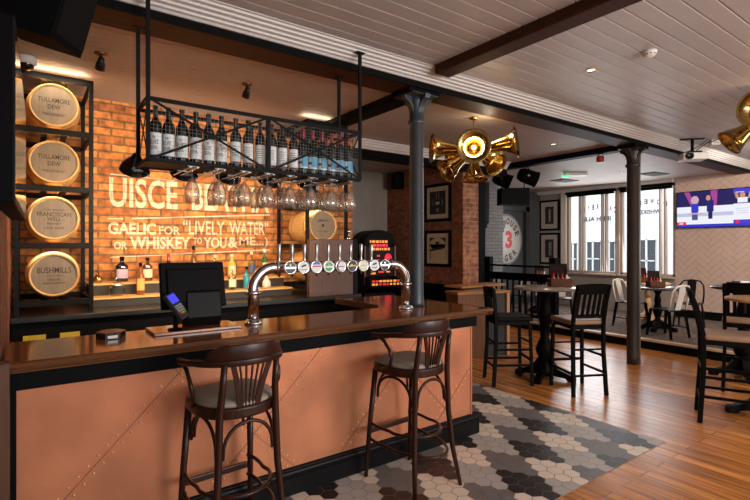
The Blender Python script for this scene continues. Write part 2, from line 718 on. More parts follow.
# --- long beam, its white stepped cornice, cross beams
bm = NB()
box(bm, -2.5, 11.0, 3.13, 3.40, 2.99, 3.2, 0)
box(bm, -2.5, 11.0, 3.118, 3.13, 2.985, 3.04, 1)
for f in bm.faces:
    if abs(f.normal.y) > .5 or f.calc_center_median().y < 3.131:
        f.material_index = 1
box(bm, -2.5, 11.0, 3.40, 3.425, 3.01, 3.06, 0)
struct('trim_1', bm, [BEAMW, BLACKP])
bm = NB()
prof = [(3.125, 3.037), (3.105, 3.037), (3.095, 3.05), (3.075, 3.055), (3.072, 3.068), (3.045, 3.073), (3.042, 3.086), (3.015, 3.092), (3.012, 3.105), (2.985, 3.11), (2.98, 3.122), (2.962, 3.125), (2.96, 3.14), (3.125, 3.14)]
prism(bm, prof, (-2.5, 0, 0), Y, Z, X * 13.5)
struct('trim_2', bm, CORN)
for k, (xa, xb, ya, yb, za, zb) in enumerate([(2.74, 2.92, 3.425, 5.2, 2.955, 3.05), (6.66, 6.84, 3.425, 5.75, 2.95, 3.05), (2.755, 2.925, -3.0, 2.95, 3.055, 3.15)]):
    bm = NB()
    box(bm, xa, xb, ya, yb, za, zb)
    struct('trim_%d' % (k + 3), bm, BEAMW if k == 2 else BLACKP, bev=.012)
# beam and cornice over the alcove opening
bm = NB()
box(bm, 3.47, 6.6, 5.27, 5.45, 2.81, 3.05, 0)
prof = [(5.27, 2.915), (5.25, 2.918), (5.245, 2.945), (5.225, 2.95), (5.22, 2.975), (5.2, 2.98), (5.195, 3.005), (5.17, 3.01), (5.168, 3.04), (5.27, 3.04)]
prism(bm, prof, (3.47, 0, 0), Y, Z, X * 3.1, 1)
struct('trim_6', bm, [BLACKP, CORN])

# --- walls
bm = NB()
box(bm, -.6, 3.47, 5.28, 5.5, 0, 3.1)
struct('wall_back', bm, BRICK)
bm = NB()
box(bm, 3.3, 5.67, 7.40, 7.6, 0, 3.1)
box(bm, 3.25, 3.47, 5.5, 7.4, 0, 3.1)
struct('wall_alcove', bm, GREYWALL)
bm = NB()
box(bm, 5.67, 5.9, 5.42, 7.6, 0, 3.1)
struct('wall_brick_side', bm, BRICK2)
bm = NB()
box(bm, 5.672, 6.03, 5.40, 5.9, 0, 3.02)
struct('wall_brick_pier', bm, BRICK3)
bm = NB()
box(bm, 5.655, 5.67, 5.45, 7.39, 0, .98)
struct('trim_7', bm, BLACKP)
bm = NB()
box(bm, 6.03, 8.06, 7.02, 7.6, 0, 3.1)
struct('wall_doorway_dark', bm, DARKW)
bm = NB()
box(bm, 8.0, 11.2, 7.76, 8.0, 0, 3.1, 0)
box(bm, 10.35, 10.5, 7.66, 7.78, .15, 2.62, 1)
box(bm, 9.0, 10.5, 7.66, 7.78, 2.5, 2.62, 1)
box(bm, 10.5, 11.0, 7.70, 7.78, .15, 3.0, 2)
struct('wall_sign_side', bm, [CHARWALL, mat('charcoal_paint', (46, 47, 49), .6), CHARWALL])
# grey painted brick pilaster with stepped corbels
bm = NB()
box(bm, 8.05, 8.68, 7.05, 7.76, 0, 1.93)
box(bm, 8.11, 8.72, 7.05, 7.76, 1.93, 2.02)
box(bm, 8.16, 8.76, 7.05, 7.76, 2.02, 2.11)
box(bm, 8.21, 8.80, 7.05, 7.76, 2.11, 2.2)
box(bm, 8.28, 8.53, 7.10, 7.76, 2.2, 3.03)
box(bm, 8.59, 8.83, 7.16, 7.76, 2.2, 3.03)
struct('wall_pilaster', bm, GREYBRICK)

WX = 11.0
bm = NB()
box(bm, WX, WX + .2, 6.93, 8.2, 0, 3.1, 0)
box(bm, WX, WX + .2, 4.443, 6.93, 0, .93, 0)
box(bm, WX, WX + .2, 4.443, 6.93, 2.97, 3.1, 0)
struct('wall_window_side', bm, [GREYWALL])
bm = NB()
box(bm, WX, WX + .2, -3.2, 4.443, 0, 3.2, 0)
# herringbone tiles, real tiles on grout
tw, tl = .1, .3
y_lo, y_hi, z_lo, z_hi = 1.6, 4.44, .155, 3.1
s2 = math.sqrt(.5)
for i in range(-40, 60):
    for j in range(-40, 60):
        for kind in (0, 1):
            # standard herringbone lattice in (p,q), turned by 45 degrees
            n = i
            bx = (i * tw) + j * (2 * tl) * .5 * 0
            p0 = i * tw + j * tl
            q0 = i * tw - j * tl
            if kind == 0:
                rc = (p0, q0, p0 + tl, q0 + tw)
            else:
                rc = (p0 + tl - 0, q0 - tl + tw * 1, p0 + tl + tw, q0 + tw)
            pts = []
            for (p, q) in ((rc[0] + .002, rc[1] + .002), (rc[2] - .002, rc[1] + .002), (rc[2] - .002, rc[3] - .002), (rc[0] + .002, rc[3] - .002)):
                pts.append((3.0 + (p - q) * s2, 1.0 + (p + q) * s2 - 3.0))
            for f in (lambda a: a[0] - y_lo, lambda a: y_hi - a[0], lambda a: a[1] - z_lo, lambda a: z_hi - a[1]):
                pts = clip(pts, f) if pts else pts
            if len(pts) > 2:
                fc = bm.faces.new([bm.verts.new((WX - .004, a, b)) for a, b in pts])
                fc.material_index = 1
o = struct('wall_right', bm, [GROUT, TILEH])
bm = NB()
box(bm, WX - .025, WX, -3.0, 4.44, .15, .31)
struct('baseboard_right', bm, BLACKP)
# white cornice box above the windows
bm = NB()
box(bm, WX - .14, WX, 4.45, 7.76, 2.975, 3.03)
box(bm, WX - .10, WX, 4.45, 7.76, 2.95, 2.975)
struct('trim_8', bm, CORN)
# left return wall with black post and panelled wood
bm = NB()
box(bm, -.6, -.10, 2.74, 5.28, 0, 3.13)
struct('wall_left', bm, BRICK2)
bm = NB()
box(bm, -.3, -.095, 2.62, 2.74, 1.1, 3.13, 0)
box(bm, -.3, -.06, 2.66, 2.74, 0, 1.1, 1)
struct('trim_9', bm, [BLACKP, DARKWOOD])
# rest of the shell behind the camera: side wall, shop front with three windows
bm = NB()
box(bm, -2.7, -2.5, -3.2, 2.8, 0, 3.2)
box(bm, -2.7, -.6, 2.74, 2.95, 0, 3.2)
struct('wall_far_left', bm, GREYWALL)
bm = NB()
for xa, xb in ((-2.7, -2.1), (2.0, 2.3), (4.9, 5.2), (7.8, 11.2)):
    box(bm, xa, xb, -3.2, -3.0, 0, 3.2)
for xa, xb in ((-2.1, 2.0), (2.3, 4.9), (5.2, 7.8)):
    box(bm, xa, xb, -3.2, -3.0, 0, .7)
    box(bm, xa, xb, -3.2, -3.0, 2.8, 3.2)
struct('wall_front', bm, GREYWALL)

# --- windows on the right
wins = [(5.67, 6.93, (6.56, 5.99)), (4.443, 5.60, (4.70,))]
for k, (ya, yb, mull) in enumerate(wins):
    r = thing('window_%d' % (k + 1), None, None, (WX + .05, (ya + yb) / 2, .93), world=True)
    r['kind'] = 'structure'
    bm = NB()
    box(bm, WX + .02, WX + .12, ya, ya + .05, .97, 2.97)
    box(bm, WX + .02, WX + .12, yb - .05, yb, .97, 2.97)
    box(bm, WX + .02, WX + .12, ya, yb, 2.9, 2.97)
    box(bm, WX + .02, WX + .12, ya, yb, .97, 1.02)
    for m_ in mull:
        box(bm, WX + .01, WX + .12, m_ + .035, m_ + .065, .97, 2.97)
        box(bm, WX + .01, WX + .12, m_ - .065, m_ - .03, .97, 2.97)
    obj('window_frame', bm, BEIGE, r, bev=.004)
    bm = NB()
    box(bm, WX + .065, WX + .071, ya + .05, yb - .05, 1.02, 2.9)
    obj('pane', bm, PANE, r)
    bm = NB()
    box(bm, WX - .09, WX + .1, ya - .02, yb + .02, .93, .97)
    obj('sill', bm, BEIGEW, r, bev=.005)
    bm = NB()
    if k == 0:
        s_, (yc, hw) = "CAFFREY'S", (6.17, .43)
        N = len(s_)
        for q, ch in enumerate(s_):
            f = (q - (N - 1) / 2) / ((N - 1) / 2)
            text(bm, ch, (WX + .06, yc + f * hw, 2.56 - .10 * f * f), Y, Z, w=.055 if ch != "'" else .02, h=.13, center=True, mi=0, bold=.035)
        obj('lettering', bm, mat('glass_lettering_red', (196, 40, 70), .6), r)
        bm = NB()
        text(bm, 'IRISH ALE', (WX + .06, 6.17, 2.27), Y, Z, w=.66, h=.11, center=True, mi=0, bold=.035)
    else:
        s_, (yc, hw) = "POWERS", (4.99, .33)
        N = len(s_)
        for q, ch in enumerate(s_):
            f = (q - (N - 1) / 2) / ((N - 1) / 2)
            text(bm, ch, (WX + .06, yc + f * hw, 2.6 - .08 * f * f), Y, Z, w=.075, h=.11, center=True, mi=0, bold=.035)
        obj('lettering', bm, mat('glass_lettering_grey', (110, 120, 136), .6), r)
        bm = NB()
        text(bm, 'WHISKEY', (WX + .06, 5.0, 2.37), Y, Z, w=.52, h=.1, center=True, mi=0, bold=.035)
    obj('lettering', bm, mat('glass_lettering_grey', (110, 120, 136), .6), r)
    # roller blind
    bl = thing('roller_blind', ['rolled up black roller blind over the longer window nearest the framed pictures', 'rolled up black roller blind over the short window beside the tiled wall'][k], 'blind', (WX - .06, (ya + yb) / 2, 2.85), world=True, group='black roller blinds')
    bm = NB()
    box(bm, WX - .1, WX - .01, ya + .01, yb - .01, 2.895, 2.965)
    obj('cassette', bm, BLACKP, bl, bev=.01)
    bm = NB()
    box(bm, WX - .05, WX - .04, ya + .03, yb - .03, 2.85, 2.90)
    box(bm, WX - .058, WX - .032, ya + .03, yb - .03, 2.835, 2.852)
    obj('fabric', bm, BLACKP, bl)
bm = NB()
box(bm, WX - .03, WX + .15, 5.60, 5.67, .93, 2.97)
struct('trim_10', bm, BEIGE, bev=.006)
bm = NB()
box(bm, WX - .05, WX + .02, 6.93, 7.07, .9, 3.0)
struct('trim_11', bm, mat('casing_white', (216, 206, 196), .5), bev=.006)

# --- street outside
bm = NB()
box(bm, 11.2, 24, -4, 18, -.2, -.1)
struct('floor_street', bm, STREET)
b = thing('building', 'white painted building across the street beyond the windows', 'building', (18, 6, -.1), world=True)
bm = NB()
box(bm, 17, 18, -2, 16, -.1, 8)
obj('wall', bm, STONE, b)
for k, (ya, yb, za, zb) in enumerate([(9.37, 9.84, .5, 1.8), (8.85, 9.15, .5, 1.8), (7.47, 7.96, .4, 1.85), (10.3, 10.5, .5, 1.75)]):
    bm = NB()
    box(bm, 16.94, 17.0, ya, yb, za, zb, 0)
    for z in (za, zb):
        box(bm, 16.9, 17.0, ya - .04, yb + .04, z - .03, z + .03, 1)
    box(bm, 16.9, 16.96, (ya + yb) / 2 - .03, (ya + yb) / 2 + .03, za, zb, 1)
    box(bm, 16.9, 16.96, ya, yb, (za + zb) / 2 - .02, (za + zb) / 2 + .02, 1)
    obj('shop_window', bm, [FACD, STONE], b)

# ================================================================== COLUMNS
def column(x, y, z0, r, label, m, conduit=False):
    t = thing('iron_column', label, 'column', (x, y, z0), world=True)
    bm = NB()
    lathe(bm, ([(r * 1.0, z0)] if conduit else [(r * 1.1, z0), (r * 1.1, z0 + .03), (r * 1.04, z0 + .05)]) + [(r, z0 + .10), (r * .98, 2.70), (r * 1.22, 2.71), (r * 1.25, 2.735), (r * 1.02, 2.75), (r * 1.02, 2.86), (r * 1.3, 2.90), (r * 1.3, 2.95)], (x, y, 0), n=28, cap0=True, cap1=True)
    obj('shaft', bm, m, t)
    bm = NB()
    for a in range(4):
        d = Vector((math.cos(a * PI / 2), math.sin(a * PI / 2), 0))
        s = Vector((-d.y, d.x, 0))
        pl = [(r * .9, 2.79)]
        pl += [(r * 1.0 + .085 * (1 - math.cos(q * PI / 12)), 2.79 + .12 * math.sin(q * PI / 12)) for q in range(1, 7)]
        pl += [(r * 1.0 + .095, 2.95), (r * .9, 2.95)]
        prism(bm, pl, Vector((x, y, 0)) - s * .028, d, Z, s * .056)
    box(bm, x - .15, x + .15, y - .13, y + .13, 2.945, 2.955 if not conduit else 2.95)
    obj('capital_brackets', bm, m, t, bev=.004)
    bm = NB()
    box(bm, x - r - .12, x + r + .12, y - .12, y + .12, 2.95, 2.99)
    obj('cap_plate', bm, BLACKP, t, bev=.005)
    if conduit:
        bm = NB()
        tube(bm, [(x + r + .012, y - .05, z0), (x + r + .012, y - .05, 2.9)], .014, 8)
        obj('conduit', bm, mat('conduit_grey', (150, 144, 138), .4, .3), t)


column(2.83, 3.262, 1.086, .063, 'grey painted iron column rising from the copper bar counter to the beam', GREYCOL)
column(6.76, 3.262, .001, .076, 'dark iron column standing on the wooden floor in front of the windows', COLDARK, True)

# ================================================================== BAR
BX0, BX1 = -.06, 3.13
bar_t = thing('bar_counter', 'copper clad bar counter with black plinth and riveted diagonal seams', 'bar counter', (1.5, 3.0, 0), world=True)
bm = NB()
box(bm, BX0, BX1, 2.885, 3.30, 0, 1.03)
box(bm, 2.62, BX1, 3.30, 4.12, 0, 1.03)
obj('body', bm, BLACKP, bar_t)
bm = NB()
box(bm, BX0 + .02, BX1 - .01, 2.875, 2.886, .16, .935)
box(bm, BX1 - .002, BX1 + .006, 2.90, 4.10, .16, .935)
obj('copper_cladding', bm, COPPER, bar_t)
bm = NB()
box(bm, BX0 - .01, BX1 + .03, 2.845, 2.89, .93, 1.032)
box(bm, BX1, BX1 + .03, 2.89, 4.12, .93, 1.032)
box(bm, BX0 - .035, BX0 + .022, 2.855, 2.89, 0, .94)
obj('apron', bm, mat('apron_black', (11, 12, 14), .6, spec=.08), bar_t, bev=.004)
bm = NB()
prof = [(2.89, .005), (2.832, .005), (2.832, .115), (2.838, .12), (2.838, .128), (2.846, .133), (2.85, .147), (2.86, .150), (2.862, .162), (2.875, .168), (2.89, .168)]
prism(bm, prof, (BX0, 0, 0), Y, Z, X * (BX1 + .045 - BX0))
box(bm, BX1, BX1 + .045, 2.89, 4.12, .005, .15)
obj('plinth', bm, mat('plinth_black', (11, 11, 12), .36, spec=.18), bar_t)
bm = NB()
box(bm, BX1 - .022, BX1 - .008, 2.868, 2.876, .165, .932)
obj('corner_trim', bm, COPPER, bar_t)
# diagonal riveted seams across the copper face
zt, zb = .925, .172
seams = []
for cst in (.19, -.71, -1.62, -2.53):      # rising to the right: z = x + c
    xa, xb = max(zb - cst, BX0 + .03), min(zt - cst, BX1 - .03)
    seams.append(((xa, xa + cst), (xb, xb + cst)))
for cst in (1.6, 3.08):                    # falling to the right: z = c - x
    xa, xb = max(cst - zt, BX0 + .03), min(cst - zb, BX1 - .03)
    seams.append(((xa, cst - xa), (xb, cst - xb)))
for (a, b_) in seams:
    bm = NB()
    pa, pb = Vector((a[0], 2.874, a[1])), Vector((b_[0], 2.874, b_[1]))
    bar(bm, pa, pb, .004, .003, 1, up=(0, 1, 0))
    d = (pb - pa).normalized()
    nrm = Vector((-d.z, 0, d.x))
    n = int((pb - pa).length / .062)
    for q in range(n):
        for sgn in (-1, 1):
            p = pa + d * (.03 + q * .062 + (.014 if sgn > 0 else 0)) + nrm * .024 * sgn
            if zb + .01 < p.z < zt:
                lathe(bm, [(.0072, 0), (.0066, .003), (.004, .0058), (0, .0066)], (p.x, 2.8755, p.z), (0, -1, 0), 8)
    obj('riveted_seam', bm, [RIVET, SEAM], bar_t)

# worktop, L-shaped with moulded nosing
top = thing('bar_worktop', 'glossy dark varnished wooden bar top with moulded edge running over the copper bar', 'bar top', (1.5, 3.0, 1.03), world=True)
bm = NB()
poly = [(BX0 - .02, 2.765), (BX1 + .085, 2.765), (BX1 + .085, 4.15), (2.53, 4.15), (2.53, 3.40), (2.45, 3.345), (BX0 - .02, 3.345)]
prism(bm, poly, (0, 0, 1.035), X, Y, Z * .05)
obj('board', bm, COUNTER, top, bev=.004)
bm = NB()
prof = [(2.78, 1.033), (2.757, 1.033), (2.757, 1.040), (2.764, 1.044), (2.764, 1.050), (2.745, 1.054), (2.736, 1.062), (2.734, 1.072), (2.739, 1.081), (2.748, 1.0875), (2.757, 1.0875), (2.760, 1.0852), (2.78, 1.0852)]
prism(bm, prof, (BX0 - .02, 0, 0), Y, Z, X * (BX1 + .125 - BX0))
prof2 = [(BX1 + .085, 1.033), (BX1 + .103, 1.04), (BX1 + .1, 1.05), (BX1 + .12, 1.06), (BX1 + .12, 1.075), (BX1 + .105, 1.0875), (BX1 + .085, 1.0875)]
prism(bm, prof2, (0, 2.74, 0), X, Z, Y * 1.41)
obj('nosing', bm, mat('nosing_wood', (92, 56, 30), .22, var=.25, scale=5, stretch=(1, 18, 18), coat=.4), top)
bm = NB()
box(bm, 2.515, 2.535, 3.42, 4.15, 1.04, 1.098)
obj('inner_lip', bm, DARKWOOD, top, bev=.004)

# items on the bar: hexagon caddy
t = thing('coaster_box', 'small black hexagonal box with brown lid and white label on the bar top', 'box', (.40, 3.17, 1.0855))
bm = NB()
lathe(bm, [(.078, 0), (.078, .034)], n=6, cap0=True, cap1=True, smooth=False)
obj('body', bm, BLKGLOSS, t, bev=.002)
bm = NB()
lathe(bm, [(.079, .034), (.074, .04)], n=6, cap0=True, cap1=True, smooth=False)
obj('lid', bm, mat('lid_brown', (96, 62, 46), .35), t)
bm = NB()
ap = .078 * math.cos(R(30)) + .001
bx = Matrix.Rotation(R(-90), 4, 'Z')
box(bm, -.025, .025, -ap - .0005, -ap + .002, .006, .022)
obj('front_label', bm, WHITEP, t)
bm = NB()
disc(bm, (0, 0, .0405), (0, 0, 1), .026, 20)
obj('lid_badge', bm, mat('lid_badge_dark', (40, 30, 30), .4), t)

# wooden board under the till
tb = thing('wooden_board', 'varnished wooden board under the till screen on the bar top', 'board', (.88, 3.18, 1.0855))
bm = NB()
box(bm, -.27, .26, -.13, .14, 0, .018)
obj('board', bm, COUNTER, tb, bev=.004)

t = thing('till_screen', 'black till screen seen from behind on a broad stand on the bar top', 'till', (.885, 3.235, 1.104))
bm = NB()
M = Matrix.Translation((0, .0, .245)) @ Matrix.Rotation(R(-14), 4, 'X')
box(bm, -.205, .2, -.022, .022, -.135, .165, 0, M)
box(bm, -.17, .17, -.036, -.02, -.10, .12, 0, M)
obj('display', bm, BLKPL, t, bev=.008)
bm = NB()
box(bm, -.178, .178, .0222, .024, -.11, .13, 0, M)
obj('screen', bm, BLKGLOSS, t)
bm = NB()
prism(bm, [(-.055, 0), (.065, 0), (.05, .04), (.02, .26), (-.055, .22), (-.085, .06)], (-.06, 0, 0), Y, Z, X * .22)
obj('stand', bm, mat('till_stand', (10, 10, 11), .5, spec=.16), t, bev=.008)

t = thing('card_reader', 'black card payment terminal with lit blue screen tilted on a pole before the till', 'card reader', (.745, 3.115, 1.104))
bm = NB()
lathe(bm, [(.045, 0), (.045, .008), (.014, .014)], n=20, cap0=True, cap1=True)
rod(bm, (0, 0, .01), (0, 0, .12), .014, 12)
obj('pole', bm, BLKPL, t)
M = Matrix.Translation((0, -.01, .145)) @ Matrix.Rotation(R(36), 4, 'Z') @ Matrix.Rotation(R(58), 4, 'X') @ Matrix.Rotation(R(14), 4, 'Z')
bm = NB()
box(bm, -.042, .042, -.09, .09, -.015, .015, 0, M)
obj('body', bm, mat('reader_grey', (46, 44, 46), .35), t, bev=.006)
bm = NB()
box(bm, -.034, .034, .02, .078, .0152, .017, 0, M)
obj('screen', bm, emis('reader_screen', (70, 70, 240), 1.1), t)
kb = NB()
for iy in range(4):
    for ix in range(3):
        cx, cy = -.022 + ix * .022, -.002 - iy * .017
        mi = 0 if iy < 3 else 1 + ix
        box(kb, cx - .009, cx + .009, cy - .006, cy + .006, .0152, .0185, mi, M)
obj('keypad', kb, [mat('keys_grey', (150, 150, 154), .5), RED, YEL, mat('key_green', (40, 160, 60), .5)], t)

# ------------------------------------------------------------------ beer font with taps
t = thing('beer_tap_font', 'polished chrome arched beer font with nine taps and round badges on the bar', 'beer font', (1.95, 3.16, 1.0855), world=True)
FX_0, FX_1, FY, FZ, rr = 1.265, 2.625, 3.165, 1.468, .15
bm = NB()
pts = [(FX_0, FY, 1.09), (FX_0, FY, FZ - rr)] + [(FX_0 + rr - rr * math.cos(a * PI / 20), FY, FZ - rr + rr * math.sin(a * PI / 20)) for a in range(1, 11)]
pts += [(FX_1 - rr + rr * math.sin(a * PI / 20), FY, FZ - rr + rr * math.cos(a * PI / 20)) for a in range(0, 11)] + [(FX_1, FY, 1.09)]
tube(bm, pts, .038, 24)
obj('pipe', bm, CHROME, t)
for x in (FX_0, FX_1):
    bm = NB()
    lathe(bm, [(.062, 1.0865), (.062, 1.098), (.05, 1.102), (.045, 1.115), (.039, 1.12)], (x, FY, 0), n=28, cap0=True)
    for k in range(4):
        a = k * PI / 2 + .5
        lathe(bm, [(.008, 1.094), (.008, 1.112), (0, 1.115)], (x + .052 * math.cos(a), FY + .052 * math.sin(a), 0), n=8)
    obj('base_flange', bm, CHROME, t)
    bm = NB()
    lathe(bm, [(.039, 1.285), (.048, 1.288), (.048, 1.306), (.039, 1.31)], (x, FY, 0), n=28)
    rod(bm, (x - .062, FY, 1.297), (x + .062, FY, 1.297), .009, 10)
    obj('pipe_clamp', bm, CHROME, t)
for x in (FX_0 + rr + .01, FX_1 - rr - .035):
    bm = NB()
    lathe(bm, [(.039, 0), (.05, .004), (.05, .022), (.039, .026)], (x, FY, FZ), (1, 0, 0), 28)
    obj('collar', bm, CHROME, t)
BB = [mat('badge_black', (22, 22, 24), .3), mat('badge_white', (226, 224, 222), .3), mat('badge_blue', (44, 92, 190), .3), mat('badge_red', (196, 60, 84), .3), mat('badge_green', (48, 160, 96), .3), mat('badge_purple', (88, 40, 110), .3), mat('badge_yellow', (224, 200, 60), .3), mat('badge_pale', (222, 222, 160), .3), CHROME]
designs = ['dark', 'harp', 'bluered', 'green', 'crescent', 'purple', 'pale', 'harp', 'dark']
for q in range(9):
    x = 1.492 + q * .1035
    by = 3.075
    bm = NB()
    lathe(bm, [(.0, 0), (.044, 0), (.047, .004), (.047, .016), (.043, .02), (.040, .018)], (x, by, FZ), (0, -1, 0), 28, 8)
    dz = designs[q]
    f0 = by - .0185

    def el(cx, cz, rx, rz, mi, lift):
        n = 24
        vs = [bm.verts.new((x + cx + rx * math.cos(2 * PI * k / n), f0 - lift * .0007, FZ + cz + rz * math.sin(2 * PI * k / n))) for k in range(n)]
        bm.faces.new(vs).material_index = mi

    def seg_(mi, lift, lo, hi, r=.0395):
        """slice of the badge disc between two heights"""
        pts = []
        n = 12
        a0, a1 = math.asin(lo / r), math.asin(hi / r)
        pts = [(r * math.cos(a0 + (a1 - a0) * k / n), r * math.sin(a0 + (a1 - a0) * k / n)) for k in range(n + 1)]
        pts += [(-p[0], p[1]) for p in pts[::-1]]
        bm.faces.new([bm.verts.new((x + a, f0 - lift * .0007, FZ + b)) for a, b in pts]).material_index = mi
    base = {'dark': 0, 'harp': 1, 'bluered': 1, 'green': 1, 'crescent': 1, 'purple': 0, 'pale': 7}[dz]
    el(0, 0, .040, .040, base, 0)
    if dz == 'dark':
        seg_(8, 1, -.008, .006)
        el(0, .018, .007, .008, 6 if q == 0 else 8, 1)
    elif dz == 'harp':
        prism(bm, [(-.022, .004), (-.016, .014), (.014, .022), (.022, .018), (.018, .010), (-.012, .001)], (x, f0 - .0004, FZ), X, Z, Y * -.0006, 0)
        seg_(0, 1, -.019, -.015, .032)
    elif dz == 'bluered':
        seg_(2, 1, .018, .0385)
        seg_(3, 1, .0, .009, .034)
    elif dz == 'green':
        el(0, 0, .033, .033, 4, 1)
        seg_(1, 2, -.008, .006, .034)
        el(0, .016, .006, .007, 6, 2)
    elif dz == 'crescent':
        el(0, 0, .040, .040, 5, 1)
        el(.008, 0, .032, .036, 1, 2)
        el(-.01, -.002, .016, .004, 3, 3)
        el(.014, -.002, .014, .004, 3, 3)
    elif dz == 'purple':
        prism(bm, [(-.02, -.034), (.012, -.037), (.034, -.018), (.039, .006)], (x, f0 - .0004, FZ), X, Z, Y * -.0005, 5)
        prism(bm, [(-.03, -.006), (.03, .0), (.03, .008), (-.03, .002)], (x, f0 - .001, FZ), X, Z, Y * -.0005, 6)
        el(-.008, .008, .012, .006, 6, 1)
    elif dz == 'pale':
        el(0, 0, .030, .030, 1, 1)
        seg_(6, 2, -.002, .008, .028)
    bd = obj('badge', bm, BB, t)
    bm = NB()
    rod(bm, (x, by - .002, FZ), (x, FY - .03, FZ), .014, 12)
    obj('badge_arm', bm, CHROME, bd)
    bm = NB()
    rod(bm, (x, FY + .03, FZ), (x, FY + .085, FZ), .015, 12)
    tube(bm, [(x, FY + .07, FZ), (x, FY + .078, FZ - .03), (x, FY + .08, FZ - .075)], .009, 10)
    tap = obj('tap', bm, CHROME, t)
    bm = NB()
    lathe(bm, [(.010, 0), (.012, .01), (.010, .035), (.009, .06), (.0125, .075), (.0145, .15), (.012, .156), (0, .157)], (x, FY + .08, FZ + .012), n=14, cap0=True)
    obj('handle', bm, STEEL, tap)

# ================================================================== BACK BAR
t = thing('back_counter', 'black back bar counter running below the lettered brick wall', 'counter', (1.4, 4.8, 0), world=True)
bm = NB()
box(bm, -.09, 2.98, 4.42, 5.275, 0, 1.05)
obj('body', bm, BLACKP, t)
bm = NB()
box(bm, -.095, 3.0, 4.38, 5.275, 1.05, 1.09)
obj('worktop', bm, mat('worktop_black', (34, 31, 30), .3), t, bev=.004)
for k in range(5):
    bm = NB()
    box(bm, -.02 + k * .6, .55 + k * .6, 4.40, 4.425, .1, .87)
    d = obj('door', bm, BLKGLOSS, t, bev=.004)
    bm = NB()
    rod(bm, (.2 + k * .6, 4.385, .83), (.34 + k * .6, 4.385, .83), .008, 8)
    obj('handle', bm, STEEL, d)
for xa, xb in ((-.02, .12), (.21, .34)):
    bm = NB()
    box(bm, xa, xb, 4.396, 4.42, .91, .95)
    obj('yellow_edging', bm, YEL, t)

t = thing('bottle_shelf', 'two stepped bottle shelf with lit wooden ledges on the back counter', 'shelf', (1.47, 5.0, 1.09), world=True)
bm = NB()
box(bm, .46, 2.34, 4.76, 5.26, 1.091, 1.155)
box(bm, .46, 2.34, 4.96, 5.26, 1.155, 1.265)
obj('riser', bm, mat('riser_dark', (44, 36, 32), .6), t)
bm = NB()
box(bm, .455, 2.345, 4.75, 4.98, 1.155, 1.172)
obj('ledge', bm, SHELFW, t)
bm = NB()
box(bm, .455, 2.345, 4.95, 5.27, 1.265, 1.282)
obj('ledge', bm, SHELFW, t)

# painted lettering on the bricks
t = obj('x', NB(), PAINTW)
bpy.data.objects.remove(t)
bm = NB()
ty = 5.276
text(bm, 'UISCE', (.65, ty, 2.0), X, Z, w=.63, h=.292, bold=.02)
text(bm, 'BEATHA', (1.425, ty, 2.005), X, Z, w=.875, h=.285, bold=.02)
text(bm, 'GAELIC', (.64, ty, 1.733), X, Z, w=.43, h=.12, bold=.035)
text(bm, 'FOR', (1.10, ty, 1.738), X, Z, w=.205, h=.085, bold=.015)
text(bm, '\u201cLIVELY', (1.335, ty, 1.742), X, Z, w=.44, h=.15, bold=.012)
text(bm, 'WATER\u201d', (1.83, ty, 1.748), X, Z, w=.46, h=.145, bold=.012)
text(bm, 'OR', (.69, ty, 1.588), X, Z, w=.115, h=.075, bold=.02)
text(bm, 'WHISKEY', (.83, ty, 1.59), X, Z, w=.58, h=.125, bold=.035)
text(bm, 'TO', (1.44, ty, 1.64), X, Z, w=.09, h=.07, bold=.015)
text(bm, 'YOU', (1.545, ty, 1.596), X, Z, w=.255, h=.12, bold=.035)
text(bm, '&', (1.815, ty, 1.598), X, Z, w=.11, h=.12, bold=.03)
text(bm, 'ME...)', (1.945, ty, 1.6), X, Z, w=.34, h=.125, bold=.006)
for (xa, za, xb, zb_, w_) in ((.66, 2.318, 1.25, 2.30, .012), (.64, 1.885, .77, 1.887, .011), (.85, 1.893, 2.31, 1.985, .013), (.66, 1.51, 1.35, 1.535, .009), (1.2, 1.535, 2.31, 1.575, .012)):
    bar(bm, (xa, ty, za), (xb, ty, zb_), .001, w_)
lt = obj('wall_lettering', bm, PAINTW)
tag(lt, 'cream painted lettering in several lines on the orange back brick wall', 'lettering')


# ------------------------------------------------------------------ barrel racks and barrels
def barrel_rack(x0, x1, label, levels, ztop):
    y0, y1 = 4.50, 5.2
    t = thing('barrel_rack', label, 'rack', ((x0 + x1) / 2, 4.85, 1.091), world=True)
    w = .032
    for x in (x0, x1):
        for y in (y0, y1):
            bm = NB()
            box(bm, x - w / 2, x + w / 2, y - w / 2, y + w / 2, 1.091, ztop)
            obj('post', bm, BLACKM, t, bev=.002)
    for z in levels:
        bm = NB()
        for y in (y0, y1):
            box(bm, x0, x1, y - .012, y + .012, z - .045, z)
        for x in (x0, x1):
            box(bm, x - .012, x + .012, y0, y1, z - .045, z)
        for f in (.36, .64):
            xm = x0 + (x1 - x0) * f
            box(bm, xm - .02, xm + .02, y0, y1, z - .03, z - .004)
        obj('shelf', bm, BLACKM, t, bev=.002)
    return t


LV = [1.20, 1.645, 2.09, 2.535, 2.955]
barrel_rack(-.06, .425, 'tall black steel rack of four barrels at the left end of the back bar', LV, 2.955)
barrel_rack(2.39, 2.87, 'black steel barrel rack partly hidden behind the dark wooden panel', LV, 2.955)
RAD, BLEN = .188, .52


